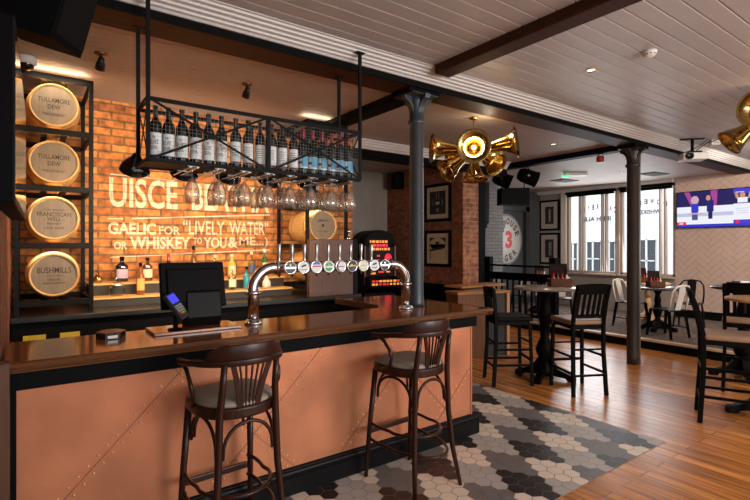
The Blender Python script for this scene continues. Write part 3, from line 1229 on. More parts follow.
def barrel(x, zc, label, lines, group=None):
    t = thing('barrel', label, 'barrel', (x, 4.52, zc - RAD), group=group)
    o = (0, 0, RAD)
    bm = NB()
    n = 40
    pr = []
    for k in range(11):
        f = k / 10
        pr.append((RAD * (.90 + .13 * math.sin(PI * f)) - .006, f * BLEN))
    lathe(bm, [(RAD * .80, .022), (RAD * .83, 0)] + pr, o, (0, 1, 0), n, cap1=True)
    obj('staves', bm, BARREL, t)
    for fa, fb in ((.0, .075), (.2, .26), (.74, .8), (.925, 1.0)):
        bm = NB()
        ra = RAD * (.90 + .13 * math.sin(PI * fa)) - .003
        rb = RAD * (.90 + .13 * math.sin(PI * fb)) - .003
        lathe(bm, [(ra - .006, fa * BLEN - .001), (ra, fa * BLEN - .001), (rb, fb * BLEN), (rb - .006, fb * BLEN)], o, (0, 1, 0), n)
        obj('hoop', bm, HOOP, t)
    bm = NB()
    disc(bm, (0, .02, RAD), (0, -1, 0), RAD * .815, 40)
    hd = obj('head', bm, HEADW, t)
    for (s_, dz, w, h) in lines:
        bm = NB()
        if s_ == '---':
            bar(bm, (-w / 2, .0185, RAD + dz), (w / 2, .0185, RAD + dz), .001, h)
        else:
            text(bm, s_, (0, .0185, RAD + dz * 1.12), X, Z, w=w * 1.12, h=h * 1.12, center=True, bold=.005)
        obj('lettering', bm, INK, hd)
    return t


xb_ = .178
B1 = [('TULLAMORE', .035, .19, .032), ('DEW', -.012, .075, .03), ('IRISH WHISKEY', -.06, .14, .011), ('---', -.078, .12, .003)]
barrel(xb_, 2.535 + RAD + .003, 'topmost of four lettered barrels in the tall left rack, nearest the ceiling', B1)
barrel(xb_, 2.09 + RAD + .003, 'lettered barrel in the tall left rack, second from the top', B1)
barrel(xb_, 1.645 + RAD + .003, 'barrel in the tall left rack, third from the top, with five lettered lines', [('CORK, IRELAND', .06, .13, .013), ('FRANCISCAN', .03, .2, .03), ('- WELL -', -.004, .12, .026), ('BREWERY', -.036, .085, .014), ('CASK AGED', -.066, .12, .015)])
barrel(xb_, 1.20 + RAD + .003, 'lowest barrel in the tall left rack, just above the back counter', [('BUSHMILLS', .035, .2, .042), ('---', -.005, .11, .003), ('ORIGINAL', -.032, .08, .013), ('IRISH WHISKEY', -.056, .13, .013)])
barrel(2.60, 1.645 + RAD + .003, 'oak barrel on the right hand rack, above the dark wooden panel', [('JAMESON', .05, .12, .026), ('\u25cf', .005, .03, .03), ('IRISH WHISKEY', -.05, .12, .012)])
barrel(2.60, 1.20 + RAD + .003, 'barrel low on the right hand rack, mostly hidden behind the dark wooden panel', [])
for xa in (.18, 2.63):
    area('rack_strip_light', (xa, 4.62, 2.985), (xa, 4.62, 3.2), .45, .05, 1.1, WARM)
for z, pw in ((2.90, 4.0), (2.47, 1.6), (2.03, 1.6), (1.585, 1.6)):
    area('shelf_strip_light', (.18, 4.60, z), (.18, 4.70, z - .3), .4, .03, pw, WARM)
area('shelf_strip_light', (.18, 4.40, 2.93), (.18, 4.62, 2.6), .4, .04, 1.6, WARM, spread=150)
area('shelf_strip_light', (2.62, 4.60, 2.03), (2.62, 4.70, 1.7), .4, .03, 2.0, WARM)

# dark wooden panel in front of the right rack
t = thing('wooden_screen', 'upright dark wooden panel standing on the back counter behind the beer taps', 'panel', (2.63, 4.43, 1.0905), world=True)
bm = NB()
box(bm, 2.36, 2.90, 4.40, 4.455, 1.0905, 1.69)
obj('board', bm, DARKWOOD, t, bev=.004)
bm = NB()
box(bm, 2.905, 2.96, 4.40, 4.47, 1.0905, 1.70)
obj('edge_post', bm, BLACKM, t, bev=.003)
bm = NB()
lathe(bm, [(.022, 0), (.022, .02), (.008, .03), (.008, .075), (.018, .08), (.02, .1), (0, .105)], (0, 0, 0), n=14, cap0=True)
tag(obj('spirit_measure', bm, CHROME, loc=(2.86, 4.43, 1.691)), 'small chrome measure standing on top of the dark wooden panel', 'measure')


# ------------------------------------------------------------------ bottles on the stepped shelf
def ray(px, py):
    u, v = (px - 375) / 480, (py - 246) / 480
    c, s = math.cos(R(54)), math.sin(R(54))
    return c + s * u, s - c * u, -v


def at_y(px, y):
    r = ray(px, 246)
    return y * r[0] / r[1]


def glassy(name, col, rough=.05):
    return mat(name, col, rough, coat=.5)


def bottle(x, y, z, h, r, kind, gm, label, lab=None, capm=None, cat='bottle'):
    t = thing('spirit_bottle', label, cat, (x, y, z), group='spirit bottles on the stepped shelf')
    bm = NB()
    if kind == 'square':
        pr = [(r * .9, 0), (r, .01), (r, h * .62), (r * .8, h * .68), (r * .34, h * .76), (r * .32, h * .93)]
        lathe(bm, pr, n=24, cap0=True, cap1=True, sx=1.0, sy=.75)
    elif kind == 'flask':
        pr = [(r * .7, 0), (r * .95, h * .08), (r, h * .3), (r * .85, h * .55), (r * .4, h * .72), (r * .28, h * .8), (r * .28, h * .95)]
        lathe(bm, pr, n=24, cap0=True, cap1=True, sx=1.0, sy=.5)
    elif kind == 'pot':
        pr = [(r * .8, 0), (r, h * .15), (r * .95, h * .4), (r * .5, h * .58), (r * .22, h * .72), (r * .2, h * .95)]
        lathe(bm, pr, n=24, cap0=True, cap1=True)
    else:
        pr = [(r * .92, 0), (r, .01), (r, h * .55), (r * .85, h * .63), (r * .4, h * .74), (r * .33, h * .8), (r * .33, h * .95)]
        lathe(bm, pr, n=24, cap0=True, cap1=True)
    obj('glass', bm, gm, t)
    if capm:
        bm = NB()
        lathe(bm, [(r * .38, h * .88), (r * .4, h * .9), (r * .4, h * .99), (r * .3, h)], n=16, cap0=True, cap1=True)
        obj('cap', bm, capm, t)
    if lab:
        bm = NB()
        sy = {'square': .75, 'flask': .5}.get(kind, 1)
        z0, z1 = (.14, .5) if kind != 'flask' else (.12, .42)
        n = 16
        R0 = r * (1.015 if kind != 'flask' else 1.02)
        A = []
        for k in range(n + 1):
            a = R(-90 - 62 + 124 * k / n)
            A.append((bm.verts.new((R0 * math.cos(a), R0 * sy * math.sin(a) - .001, h * z0)), bm.verts.new((R0 * math.cos(a), R0 * sy * math.sin(a) - .001, h * z1))))
        for k in range(n):
            bm.faces.new((A[k][0], A[k + 1][0], A[k + 1][1], A[k][1])).smooth = True
        obj('label', bm, lab, t)
    return t


G_AMB = glassy('whiskey_amber', (138, 68, 24))
G_BRN = glassy('whiskey_brown', (92, 44, 22))
G_DRK = glassy('liqueur_dark', (34, 18, 30))
G_TEAL = glassy('gin_teal', (48, 128, 140))
G_GRN = glassy('bottle_green', (52, 92, 40))
G_GOLD = glassy('spirit_golden', (214, 170, 84))
G_RED = glassy('spirit_red', (84, 20, 18))
LBLC = mat('label_cream', (222, 204, 168), .6)
LBLP = mat('label_lilac', (178, 158, 178), .6)
LBLK = mat('label_black', (30, 26, 24), .6)
LBLY = mat('label_yellow', (206, 168, 84), .6)
YU, YL, ZUP, ZLO = 5.10, 4.85, 1.2825, 1.1725


def put(px, tier, hpx, r, kind, gm, label, lab=None, capm=None):
    y, z = (YU, ZUP) if tier else (YL, ZLO)
    x = at_y(px, y)
    d = .588 * x + .809 * y
    bottle(x, y, z, hpx * d / 480, r, kind, gm, label, lab, capm)


put(98, 1, 12, .042, 'pot', BRASS, 'small squat golden pot shaped bottle at the left end of the upper ledge', None, BRASSD)
put(122, 1, 25, .055, 'square', G_DRK, 'broad dark bottle with lilac label and black cap on the upper ledge', LBLP, BLKPL)
put(117, 0, 19, .066, 'flask', CLEARB, 'round clear flask with black label on the lower ledge, below the dark bottle', LBLK, None)
put(140.5, 0, 32, .036, 'round', G_AMB, 'slim amber whiskey bottle with yellow label and black cap on the lower ledge', LBLY, BLKPL)
put(147.5, 1, 23, .045, 'square', G_BRN, 'square brown whiskey bottle with cream label just left of the till', LBLC, BLKPL)
put(168.5, 1, 26, .036, 'round', G_RED, 'bottle with dark red top showing just above the left part of the till', LBLC, REDFOIL)
put(193.5, 1, 33, .036, 'round', CLEARB, 'tall clear bottle with black cap rising behind the till', LBLC, BLKPL)
put(215, 1, 23, .034, 'round', CLEARB, 'clear bottle with pale cap just right of the till', LBLC, mat('cap_pale', (214, 204, 180), .5))
put(214.5, 0, 17, .030, 'round', G_RED, 'short red bottle on the lower ledge against the right side of the till', LBLC, None)
put(231.8, 1, 23, .042, 'round', G_GOLD, 'golden bottle with pale cap on the upper ledge, right of the till', LBLC, mat('cap_pale2', (220, 206, 170), .5))
put(232, 0, 21, .042, 'round', CLEARB, 'clear bottle on the lower ledge in front of the golden one', LBLC, None)
put(246.5, 0, 22, .034, 'square', G_TEAL, 'square teal gin bottle on the lower ledge left of the chrome font', None, BLKPL)
put(251.5, 1, 25, .038, 'round', CLEARB, 'clear bottle with blue label on the upper ledge behind the chrome font', mat('label_denim', (70, 84, 120), .6), mat('cap_pale3', (230, 214, 180), .5))
put(264.5, 1, 27, .036, 'round', G_GRN, 'green bottle on the upper ledge above the bend of the chrome font', LBLC, mat('cap_cream', (230, 222, 200), .5))
put(266.5, 0, 15, .045, 'pot', mat('cloth_cream', (222, 212, 194), .8), 'cream folded napkin under the bend of the chrome font', None, None)  # napkin cone, drawn with the pot bottle shape

# ------------------------------------------------------------------ black wall-wash lamps behind the hanging rack
for k, (x, lb) in enumerate([(.585, 'black dome lamp at the left end of the hanging bottle rack'), (.90, 'black dome lamp behind the rack, second from the left'), (1.215, 'black dome lamp behind the rack, third from the left'), (1.54, 'black dome lamp behind the rack, fourth from the left'), (1.87, 'black dome lamp behind the rack, near its right end')]):
    y, z = 3.50, 2.165
    t = thing('rack_lamp', lb, 'lamp', (x, y, z), group='black dome lamps behind the hanging rack')
    ax = Vector((.0, .62, -.78)).normalized()
    bm = NB()
    pr = [(.022, -.04), (.03, -.02), (.05, .0), (.078, .03), (.094, .075), (.096, .08), (.091, .078), (.074, .034), (.047, .006), (.022, .0), (0, .0)]
    lathe(bm, pr, -ax * .03, ax, 28, cap0=True)
    obj('shade', bm, BLKGLOSS, t)
    bm = NB()
    top_ = -ax * .06
    tube(bm, [top_, top_ + Vector((0, -.02, .03)), top_ + Vector((0, -.03, .12)), (0, -.12, .25), (0, -.168, .272)], .008, 8)
    obj('arm', bm, BLKPL, t)
    bm = NB()
    ball(bm, ax * .012, .022)
    obj('bulb', bm, emis('bulb_warm', (255, 190, 110), 12), t)
    p = Vector((x, y, z)) + ax * .06
    spot('rack_lamp_light', p, p + Vector((0, 1.8, -.5)), 42, WARM, 140, .9, .05)

# ================================================================== HANGING BOTTLE RACK
RX0, RX1, RY0, RY1, RZ0, RZ1 = .568, 2.045, 3.01, 3.31, 2.12, 2.475
t = thing('hanging_bottle_rack', 'black steel cage rack full of wine bottles hanging over the bar', 'rack', ((RX0 + RX1) / 2, 3.16, RZ0), world=True)
w = .022
for x in (RX0, RX1):
    for y, zt_ in ((RY0, 3.085), (RY1, 2.988)):
        bm = NB()
        box(bm, x - w / 2, x + w / 2, y - w / 2, y + w / 2, RZ0, zt_)
        p_ = obj('post', bm, BLACKM, t, bev=.002)
        bm = NB()
        box(bm, x - .035, x + .035, y - .022, y + .022, zt_ - .006, zt_)
        obj('flange', bm, BLACKM, p_)
bm = NB()
for z in (RZ0, RZ1):
    for y in (RY0, RY1):
        box(bm, RX0, RX1, y - w / 2, y + w / 2, z - w / 2, z + w / 2)
    for x in (RX0, RX1):
        box(bm, x - w / 2, x + w / 2, RY0, RY1, z - w / 2, z + w / 2)
xm = (RX0 + RX1) / 2
for y in (RY0, RY1):
    box(bm, xm - .014, xm + .014, y - w / 2, y + w / 2, RZ0, RZ1)
obj('frame', bm, BLACKM, t, bev=.002)
bm = NB()
box(bm, RX0, RX1, RY0, RY1, RZ0 - .004, RZ0 + .004)
obj('shelf', bm, BLACKM, t)
for (xa, xb) in ((RX0, xm), (xm, RX1)):
    for sgn in (0, 1):
        bm = NB()
        za, zb_ = (RZ0, RZ1) if sgn else (RZ1, RZ0)
        bar(bm, (xa, RY0 - .012 + .004 * sgn, za), (xb, RY0 - .012 + .004 * sgn, zb_), .004, .014)
        obj('cross_brace', bm, BLACKM, t)
for x in (RX0, RX1):
    for sgn in (0, 1):
        bm = NB()
        za, zb_ = (RZ0, RZ1) if sgn else (RZ1, RZ0)
        bar(bm, (x + .004 * sgn, RY0, za), (x + .004 * sgn, RY1, zb_), .004, .014)
        obj('cross_brace', bm, BLACKM, t)
# wire mesh on the front
bm = NB()
zz = RZ0 + .03
while zz < RZ1 - .01:
    bar(bm, (RX0, RY0 - .002, zz), (RX1, RY0 - .002, zz), .0009, .0009)
    zz += .022
xx = RX0 + .03
while xx < RX1:
    bar(bm, (xx, RY0 - .002, RZ0), (xx, RY0 - .002, RZ1), .0009, .0009)
    xx += .022
obj('wire_mesh', bm, mat('wire_grey', (120, 118, 114), .4, .5), t)
# glass rails below
GXS = [.826 + k * .165 for k in range(8)]
bm = NB()
for gx in GXS:
    for s_ in (-.022, .022):
        bar(bm, (gx + s_, RY0 - .01, RZ0 - .022), (gx + s_, RY1 + .1, RZ0 - .022), .012, .003)
    for y in (RY0 + .03, RY1 - .03):
        bar(bm, (gx - .03, y, RZ0 - .010), (gx + .03, y, RZ0 - .010), .006, .012, up=(0, 1, 0))
obj('glass_rails', bm, STEEL, t)


def wine_bottle(x, y, z, kind, label, cat='wine bottle'):
    t = thing('wine_bottle', label, cat, (x, y, z), group={'v': 'white labelled bottles in the hanging rack', 'r': 'red edged label bottles in the hanging rack', 'b': 'red capped bottles in the hanging rack'}[kind])
    h, r = .305, .0362
    bm = NB()
    lathe(bm, [(q_[0], q_[1] * 1.09) for q_ in [(r * .9, 0), (r, .008), (r, .185), (r * .93, .205), (r * .55, .228), (r * .39, .245), (r * .37, .29), (r * .42, .292), (r * .42, .303), (r * .3, h)]], n=20, cap0=True, cap1=True)
    obj('glass', bm, WINEG, t)
    bm = NB()
    lathe(bm, [(q_[0], q_[1] * 1.09) for q_ in [(r * .41, .242), (r * .39, .288), (r * .45, .29), (r * .45, .304), (0, .3065)]], n=16)
    obj('capsule', bm, REDFOIL if kind == 'b' else BLKFOIL, t)
    bm = NB()
    R0 = r + .0006

    def patch(a0, a1, z0, z1, mi, rad):
        n = 14
        A = []
        for k in range(n + 1):
            a = R(a0 + (a1 - a0) * k / n)
            A.append((bm.verts.new((rad * math.cos(a), rad * math.sin(a), z0)), bm.verts.new((rad * math.cos(a), rad * math.sin(a), z1))))
        for k in range(n):
            f = bm.faces.new((A[k][0], A[k + 1][0], A[k + 1][1], A[k][1]))
            f.smooth = True
            f.material_index = mi
    c0 = -118          # label faces the drinker, a little to the left
    txt = None
    if kind == 'v':
        patch(c0 - 78, c0 + 78, .035, .165, 0, R0)
        txt = bm
        bm = NB()
        for (s_, zz, w_, h_) in (('THE', .130, .020, .016), ('VELVET', .098, .052, .024), ('DEVIL', .066, .042, .024)):
            text(bm, s_, (0, 0, zz), X, Z, w=w_, h=h_, mi=1, bold=.01, wrap=((0, 0), R0 + .0005, R(c0) - w_ / 2 / R0))
    elif kind == 'r':
        patch(c0 - 62, c0 + 62, .03, .175, 2, R0)
        txt = bm
        bm = NB()
        patch(c0 - 54, c0 + 62, .045, .172, 0, R0 + .0004)
        for q in range(5):
            patch(c0 - 30, c0 + 30, .085 + q * .014, .088 + q * .014, 1, R0 + .0008)
    else:
        patch(c0 - 75, c0 + 75, .05, .135, 0, R0)
        txt = bm
        bm = NB()
        patch(c0 - 15, c0 + 75, .06, .134, 3, R0 + .0004)
        patch(c0 - 50, c0 - 5, .08, .098, 2, R0 + .0008)
    lb_ = obj('label', txt or bm, [LABELW, INK, LABELR, LABELB], t)
    if txt:
        obj('label_print', bm, [LABELW, INK, LABELR, LABELB], lb_)
    return t


ORD = ['first', 'second', 'third', 'fourth', 'fifth', 'sixth', 'seventh', 'eighth', 'ninth', 'tenth', 'eleventh', 'twelfth']
pxs = [157.5, 170.6, 184, 198, 210.8, 223.6, 238, 250.5, 262.5, 274, 284.8, 295.8, 305.5, 315, 324.5, 334.2, 342.5, 350.5]
proto = {}
for k, px in enumerate(pxs):
    kd = 'vrb'[k // 6]
    what = {'v': 'white printed label', 'r': 'red edged white label', 'b': 'red capsule and blue label'}[kd]
    lb = '%s wine bottle from the left with %s in the hanging rack' % (ORD[k % 6], what) if k % 6 else 'leftmost wine bottle with %s in the hanging rack' % what
    loc = (.624 + (1.986 - .624) * (at_y(px, 3.085) - at_y(157.5, 3.085)) / (at_y(350.5, 3.085) - at_y(157.5, 3.085)), 3.085, RZ0 + .0045)
    if kd not in proto:
        proto[kd] = wine_bottle(*loc, kd, lb)
    else:
        dup(proto[kd], loc, label=lb)
for k, xx in enumerate([1.66, 1.77, 1.88, 1.985]):
    dup(proto['b'], (xx, 3.235, RZ0 + .0045), label='%s red capped bottle from the left in the rack\'s back row' % ORD[k])

# wine glasses hanging upside down
bm = NB()
prg = [(.036, 0), (.036, .002), (.007, .008), (.0045, .018), (.0045, .052), (.010, .062), (.026, .085), (.038, .112), (.045, .145), (.045, .170), (.041, .215), (.0395, .215), (.0435, .170), (.0435, .145), (.0365, .113), (.0245, .087), (.006, .066), (0, .065)]
lathe(bm, [(0, 0)] + [(r_, -h_) for r_, h_ in prg], n=24)
g0 = obj('wine_glass', bm, GLASS)
k = 0
for ci, gx in enumerate(GXS):
    nrow = [1, 2, 3, 3, 3, 3, 3, 3][ci]
    for ri in range(nrow):
        loc = (gx, 3.055 + ri * .092, RZ0 - .0185)
        o = g0 if k == 0 else g0.copy()
        if k: C.objects.link(o)
        o.location = loc
        pos = ['front', 'middle', 'rear'][ri]
        tag(o, '%s wine glass in the %s hanging line from the left' % (pos, ORD[ci]) if nrow > 1 else 'lone wine glass hanging at the left end under the rack', 'wine glass', 'wine glasses hanging under the bottle rack')
        k += 1

# ================================================================== BENTWOOD BAR STOOLS
def arc(cx, cy, rx, ry, a0, a1, n, z):
    return [(cx + rx * math.cos(R(a0 + (a1 - a0) * k / n)), cy + ry * math.sin(R(a0 + (a1 - a0) * k / n)), z) for k in range(n + 1)]


def bentwood_stool(x, y, rz, label):
    """faces +Y in its own frame"""
    t = thing('bar_stool', label, 'bar stool', (x, y, .0055), rz, 'bentwood bar stools at the counter')
    SH = .813
    t.scale = (.94, 1, 1)
    legs_top = {(-1, 1): (-.165, .17, SH - .05), (1, 1): (.165, .17, SH - .05)}
    # front legs
    for s in (-1, 1):
        bm = NB()
        bar_pts = [(s * .222, .235, 0), (s * .208, .21, .35), (s * .186, .17, SH - .05)]
        tube(bm, bar_pts, [.015, .018, .021], 10)
        obj('leg', bm, BENTW, t)
    # rear legs run up into the back rail, curved
    for s in (-1, 1):
        bm = NB()
        tube(bm, [(s * .225, -.265, 0), (s * .19, -.225, .25), (s * .168, -.205, .5), (s * .158, -.2, SH - .03), (s * .148, -.215, .92), (s * .146, -.235, 1.045)], [.014, .017, .019, .02, .018, .016], 10)
        obj('leg', bm, BENTW, t)
    n = 48

    def seat_outline(r):
        out = []
        for k in range(n):
            c, q = math.cos(2 * PI * k / n), math.sin(2 * PI * k / n)
            e = .52 if q > 0 else .9
            out.append((r * 1.03 * math.copysign(abs(c) ** e, c), r * math.copysign(abs(q) ** e, q)))
        return out
    bm = NB()
    prism(bm, seat_outline(.222), (0, 0, SH - .055), X, Y, Z * .055)
    obj('seat_frame', bm, BENTW, t, bev=.01)
    bm = NB()
    rings = [[bm.verts.new((a, b_, h_)) for a, b_ in seat_outline(r_)] for r_, h_ in ((.206, SH + .0005), (.214, SH + .012), (.203, SH + .028), (.15, SH + .038), (.06, SH + .042))]
    bm.faces.new(rings[0][::-1])
    bm.faces.new(rings[-1])
    for a, b_ in zip(rings[:-1], rings[1:]):
        for k in range(n):
            bm.faces.new((a[k], a[(k + 1) % n], b_[(k + 1) % n], b_[k])).smooth = True
    obj('seat', bm, CUSHG, t)
    # arm bow
    bm = NB()
    bow = [(-.255, .13, 1.002, 1.028), (-.258, .07, 1.004, 1.032), (-.25, -.03, 1.012, 1.044)]
    bow += [(.24 * math.cos(R(a)), -.05 + .215 * math.sin(R(a)), 1.018 + .014 * math.sin(R(-a)), 1.05 + .016 * math.sin(R(-a))) for a in range(190, 351, 10)]
    bow += [(.25, -.03, 1.012, 1.044), (.258, .07, 1.004, 1.032), (.255, .13, 1.002, 1.028)]
    ribbon(bm, bow, .034)
    obj('arm_rail', bm, BENTW, t, bev=.006)
    bm = NB()
    cr = []
    for a in range(205, 336, 5):
        f = abs(a - 270) / 65
        cr.append((.236 * math.cos(R(a)), -.05 + .213 * math.sin(R(a)), 1.05, 1.05 + .078 * (1 - f ** 5) + .008))
    ribbon(bm, cr, .022)
    obj('crest', bm, BENTW, t, bev=.005)
    # arm supports curling down to the seat
    for s in (-1, 1):
        bm = NB()
        tube(bm, [(s * .252, .07, 1.01), (s * .257, .0, .99), (s * .258, -.055, .94), (s * .25, -.07, .885), (s * .24, -.045, .835), (s * .232, .01, .80), (s * .226, .07, .785)], .012, 10)
        obj('arm_support', bm, BENTW, t)
    # fan of spindles: two wide curved splats and slim sticks
    for q in range(-3, 4):
        bm = NB()
        wd = .026 if abs(q) == 3 else .008
        xb, xt = q * .015 + (.004 if q > 0 else -.004 if q < 0 else 0), q * .034
        pts = []
        for k in range(7):
            f = k / 6
            xx_ = xb + (xt - xb) * f ** 1.7
            yy = -.198 - .052 * f + .01 * abs(q) / 3 * f
            pts.append((xx_, yy, SH - .04 + (1.03 - SH + .04) * f))
        for k in range(6):
            bar(bm, pts[k], Vector(pts[k + 1]) + (Vector(pts[k + 1]) - Vector(pts[k])) * .02, wd, .010, up=(0, 1, 0))
        obj('spindle', bm, BENTW, t)
    # hoops round the legs, front bar
    for z, k in ((.375, 0), (.262, 1)):
        bm = NB()
        ry = .20 if k == 0 else .27
        pts = [(-.192, .215, z)] + [(-.195 - .012 * math.sin(PI * f / 6), .215 - .2 * f / 6, z - .0) for f in range(1, 7)] + [(.205 * math.cos(R(a)), .0 + (ry + .02) * math.sin(R(a)), z) for a in range(190, 351, 10)] + [(.195 + .012 * math.sin(PI * f / 6), .215 - .2 * f / 6, z) for f in range(6, 0, -1)] + [(.192, .215, z)]
        tube(bm, pts, .0105, 10)
        obj('foot_hoop', bm, BENTW, t)
    bm = NB()
    bar(bm, (-.19, .215, .32), (.19, .215, .32), .022, .035)
    obj('front_stretcher', bm, BENTW, t, bev=.004)
    # arched braces under the seat
    for (ax, ay, bx_, by_) in ((-.16, -.2, .16, -.2), (-.178, .18, -.163, -.19), (.178, .18, .163, -.19), (-.172, .185, .172, .185)):
        bm = NB()
        pts = []
        for k in range(13):
            a = PI * k / 12
            f = (1 - math.cos(a)) / 2
            f2 = .06 + .88 * f
            pts.append((ax + (bx_ - ax) * f2, ay + (by_ - ay) * f2, .57 + .165 * math.sin(a) ** .75))
        tube(bm, pts, .0095, 8)
        obj('arched_brace', bm, BENTW, t)
    return t


st = bentwood_stool(.895, 2.53, R(3), 'dark brown bentwood bar stool nearer the left end of the copper counter')
dup(st, (2.15, 2.54, .0055), R(3), 'dark brown bentwood bar stool nearer the right end of the copper counter')


# ================================================================== HIGH TABLES AND BLACK STOOLS
def slat_stool(x, y, rz, label, cush, hb=1.2, sh=.79, rk=.10):
    t = thing('high_stool', label, 'bar stool', (x, y, .001), rz, 'black slat backed high stools')
    w, d = .18, .2
    for s in (-1, 1):
        bm = NB()
        bar(bm, (s * (w + .015), d + .02, 0), (s * w, d, sh - .05), .034, .034, up=(0, 1, 0))
        obj('leg', bm, STOOLK, t, bev=.004)
        bm = NB()
        pts = [(s * (w + .015), -d - .03, 0), (s * w, -d, sh * .6), (s * w, -d, sh), (s * w, -d - .45 * rk, sh + (hb - sh) * .55), (s * w, -d - rk, hb - .02)]
        for k in range(4):
            a, b_ = Vector(pts[k]), Vector(pts[k + 1])
            bar(bm, a, b_ + (b_ - a).normalized() * .006, .034, .04, up=(0, 1, 0))
        obj('leg', bm, STOOLK, t, bev=.004)
    bm = NB()
    box(bm, -w, w, -d, d, sh - .075, sh - .03)
    obj('seat_frame', bm, STOOLK, t, bev=.004)
    bm = NB()
    box(bm, -w - .025, w + .025, -d + .005, d + .035, sh - .03, sh + .025)
    obj('seat', bm, cush, t, bev=.022, seg=4)
    for y_, z, ww in ((d + .012, .30, .03), (-d - .02, .22, .022), (d + .008, .50, .02), (-d - .01, .50, .02)):
        bm = NB()
        box(bm, -w - .01, w + .01, y_ - .011, y_ + .011, z - ww / 2, z + ww / 2)
        obj('stretcher', bm, STOOLK, t, bev=.003)
    for s in (-1, 1):
        for z in (.24, .42):
            bm = NB()
            box(bm, s * (w + .008) - .01, s * (w + .008) + .01, -d, d, z - .013, z + .013)
            obj('stretcher', bm, STOOLK, t, bev=.003)
    # back: curved top rail, bottom rail, slats

    def yb(z, xx):
        f = (z - sh) / (hb - sh)
        return -d - rk * max(0, f) ** 1.3 - .02 * (1 - (xx / w) ** 2)
    bm = NB()
    n = 10
    for (z0, z1) in ((hb - .11, hb),):
        A = []
        for k in range(n + 1):
            xx = -w - .02 + (2 * w + .04) * k / n
            A.append([bm.verts.new((xx, yb(z, min(max(xx, -w), w)) + o_, z + .012 * (1 if z == z1 else 0) * (1 - (xx / w) ** 2))) for z, o_ in ((z0, -.012), (z0, .012), (z1, .012), (z1, -.012))])
        for k in range(n):
            for q in range(4):
                bm.faces.new((A[k][q], A[k + 1][q], A[k + 1][(q + 1) % 4], A[k][(q + 1) % 4]))
        bm.faces.new(A[0])
        bm.faces.new(A[-1][::-1])
    obj('top_rail', bm, STOOLK, t, bev=.004)
    bm = NB()
    zr = sh + .07
    bar(bm, (-w, yb(zr, w), zr), (w, yb(zr, w), zr), .02, .045, up=(0, 0, 1))
    obj('lower_rail', bm, STOOLK, t, bev=.003)
    for q in range(6):
        xx = -w + .03 + (2 * w - .06) * q / 5
        bm = NB()
        bar(bm, (xx, yb(zr, xx) + .006, zr), (xx, yb(hb - .1, xx), hb - .1), .034, .012, up=(0, 1, 0))
        obj('slat', bm, STOOLK, t, bev=.002)
    return t


sA = slat_stool(4.655, 3.705, R(-125 + 90) + R(-90) + R(90), 'black high stool with black seat, left of the round high table', CUSHD, 1.13, .775, .03)
sA.rotation_euler = (0, 0, math.atan2(-.26, .40) - PI / 2)
sB = slat_stool(5.02, 3.03, math.atan2(.40, .20) - PI / 2, 'black high stool with tan seat, back towards the bar, at the round high table', CUSHB, 1.21, .79)
sC = dup(sB, (5.27, 1.68, .001), R(-66) - PI / 2, 'black high stool with tan seat, nearest at the right edge of the photo')
sD = dup(sB, (6.56, 1.93, .001), R(17) - PI / 2, 'black high stool behind the small pale round table top at the right edge')


def pedestal_table(x, y, z0, r, h, label, topm, legm=STOOLK, feet=4, rz=0, cat='table', turned=True):
    t = thing('pedestal_table', label, cat, (x, y, z0), rz)
    bm = NB()
    lathe(bm, [(0, h - .028), (r - .006, h - .028), (r, h - .02), (r, h - .008), (r - .006, h), (0, h)], n=44)
    obj('table_top', bm, topm, t)
    bm = NB()
    if turned:
        lathe(bm, [(q_[0] * (1.3 if h > .9 else .9), q_[1]) for q_ in [(.07, .04), (.085, .1), (.06, .16), (.045, .22), (.075, .3), (.085, .36), (.06, .44), (.04, .5), (.05, h * .6), (.062, h * .7), (.045, h * .8), (.04, h - .12), (.08, h - .06), (.09, h - .03)]], n=24, cap0=True, cap1=True)
    else:
        lathe(bm, [(.05, .05), (.04, .1), (.04, h - .05), (.09, h - .03)], n=20, cap0=True, cap1=True)
    obj('pedestal', bm, legm, t)
    for k in range(feet):
        a = 2 * PI * k / feet
        d = Vector((math.cos(a), math.sin(a), 0))
        s = Vector((-d.y, d.x, 0))
        L_ = .36 if h > .9 else .3
        bm = NB()
        prism(bm, [(.03, .05), (.03, .30 * (h / 1.1)), (.08, .24 * (h / 1.1)), (.16, .13), (L_ - .06, .075), (L_ - .02, .07), (L_, .05), (L_, .0), (L_ - .09, .0), (L_ - .11, .03)], -s * .04, d, Z, s * .08)
        obj('foot', bm, legm, t, bev=.008)
    return t


pedestal_table(5.16, 3.55, .001, .37, 1.115, 'round high table with dark carved pedestal between two black stools', TABLET, rz=R(20))
pedestal_table(5.76, 1.50, .001, .35, 1.115, 'small pale topped round high table cut by the right edge of the photo', LIGHTW, rz=R(10), feet=3, turned=False)
pedestal_table(7.16, 2.12, .001, .34, 1.115, 'dark topped high table behind the stool at the right edge', TABLED, rz=R(30))
pedestal_table(8.92, 3.88, .149, .44, .75, 'dark round table on the carpeted platform between metal chairs', TABLED, rz=R(10))
pedestal_table(9.8, 4.45, .149, .40, .76, 'pale wooden table under the window, behind the dark platform table', LIGHTW, LIGHTW, rz=R(40))
pedestal_table(9.25, 6.45, .149, .40, .76, 'table on the platform behind the black balustrade', TABLED, rz=R(5))


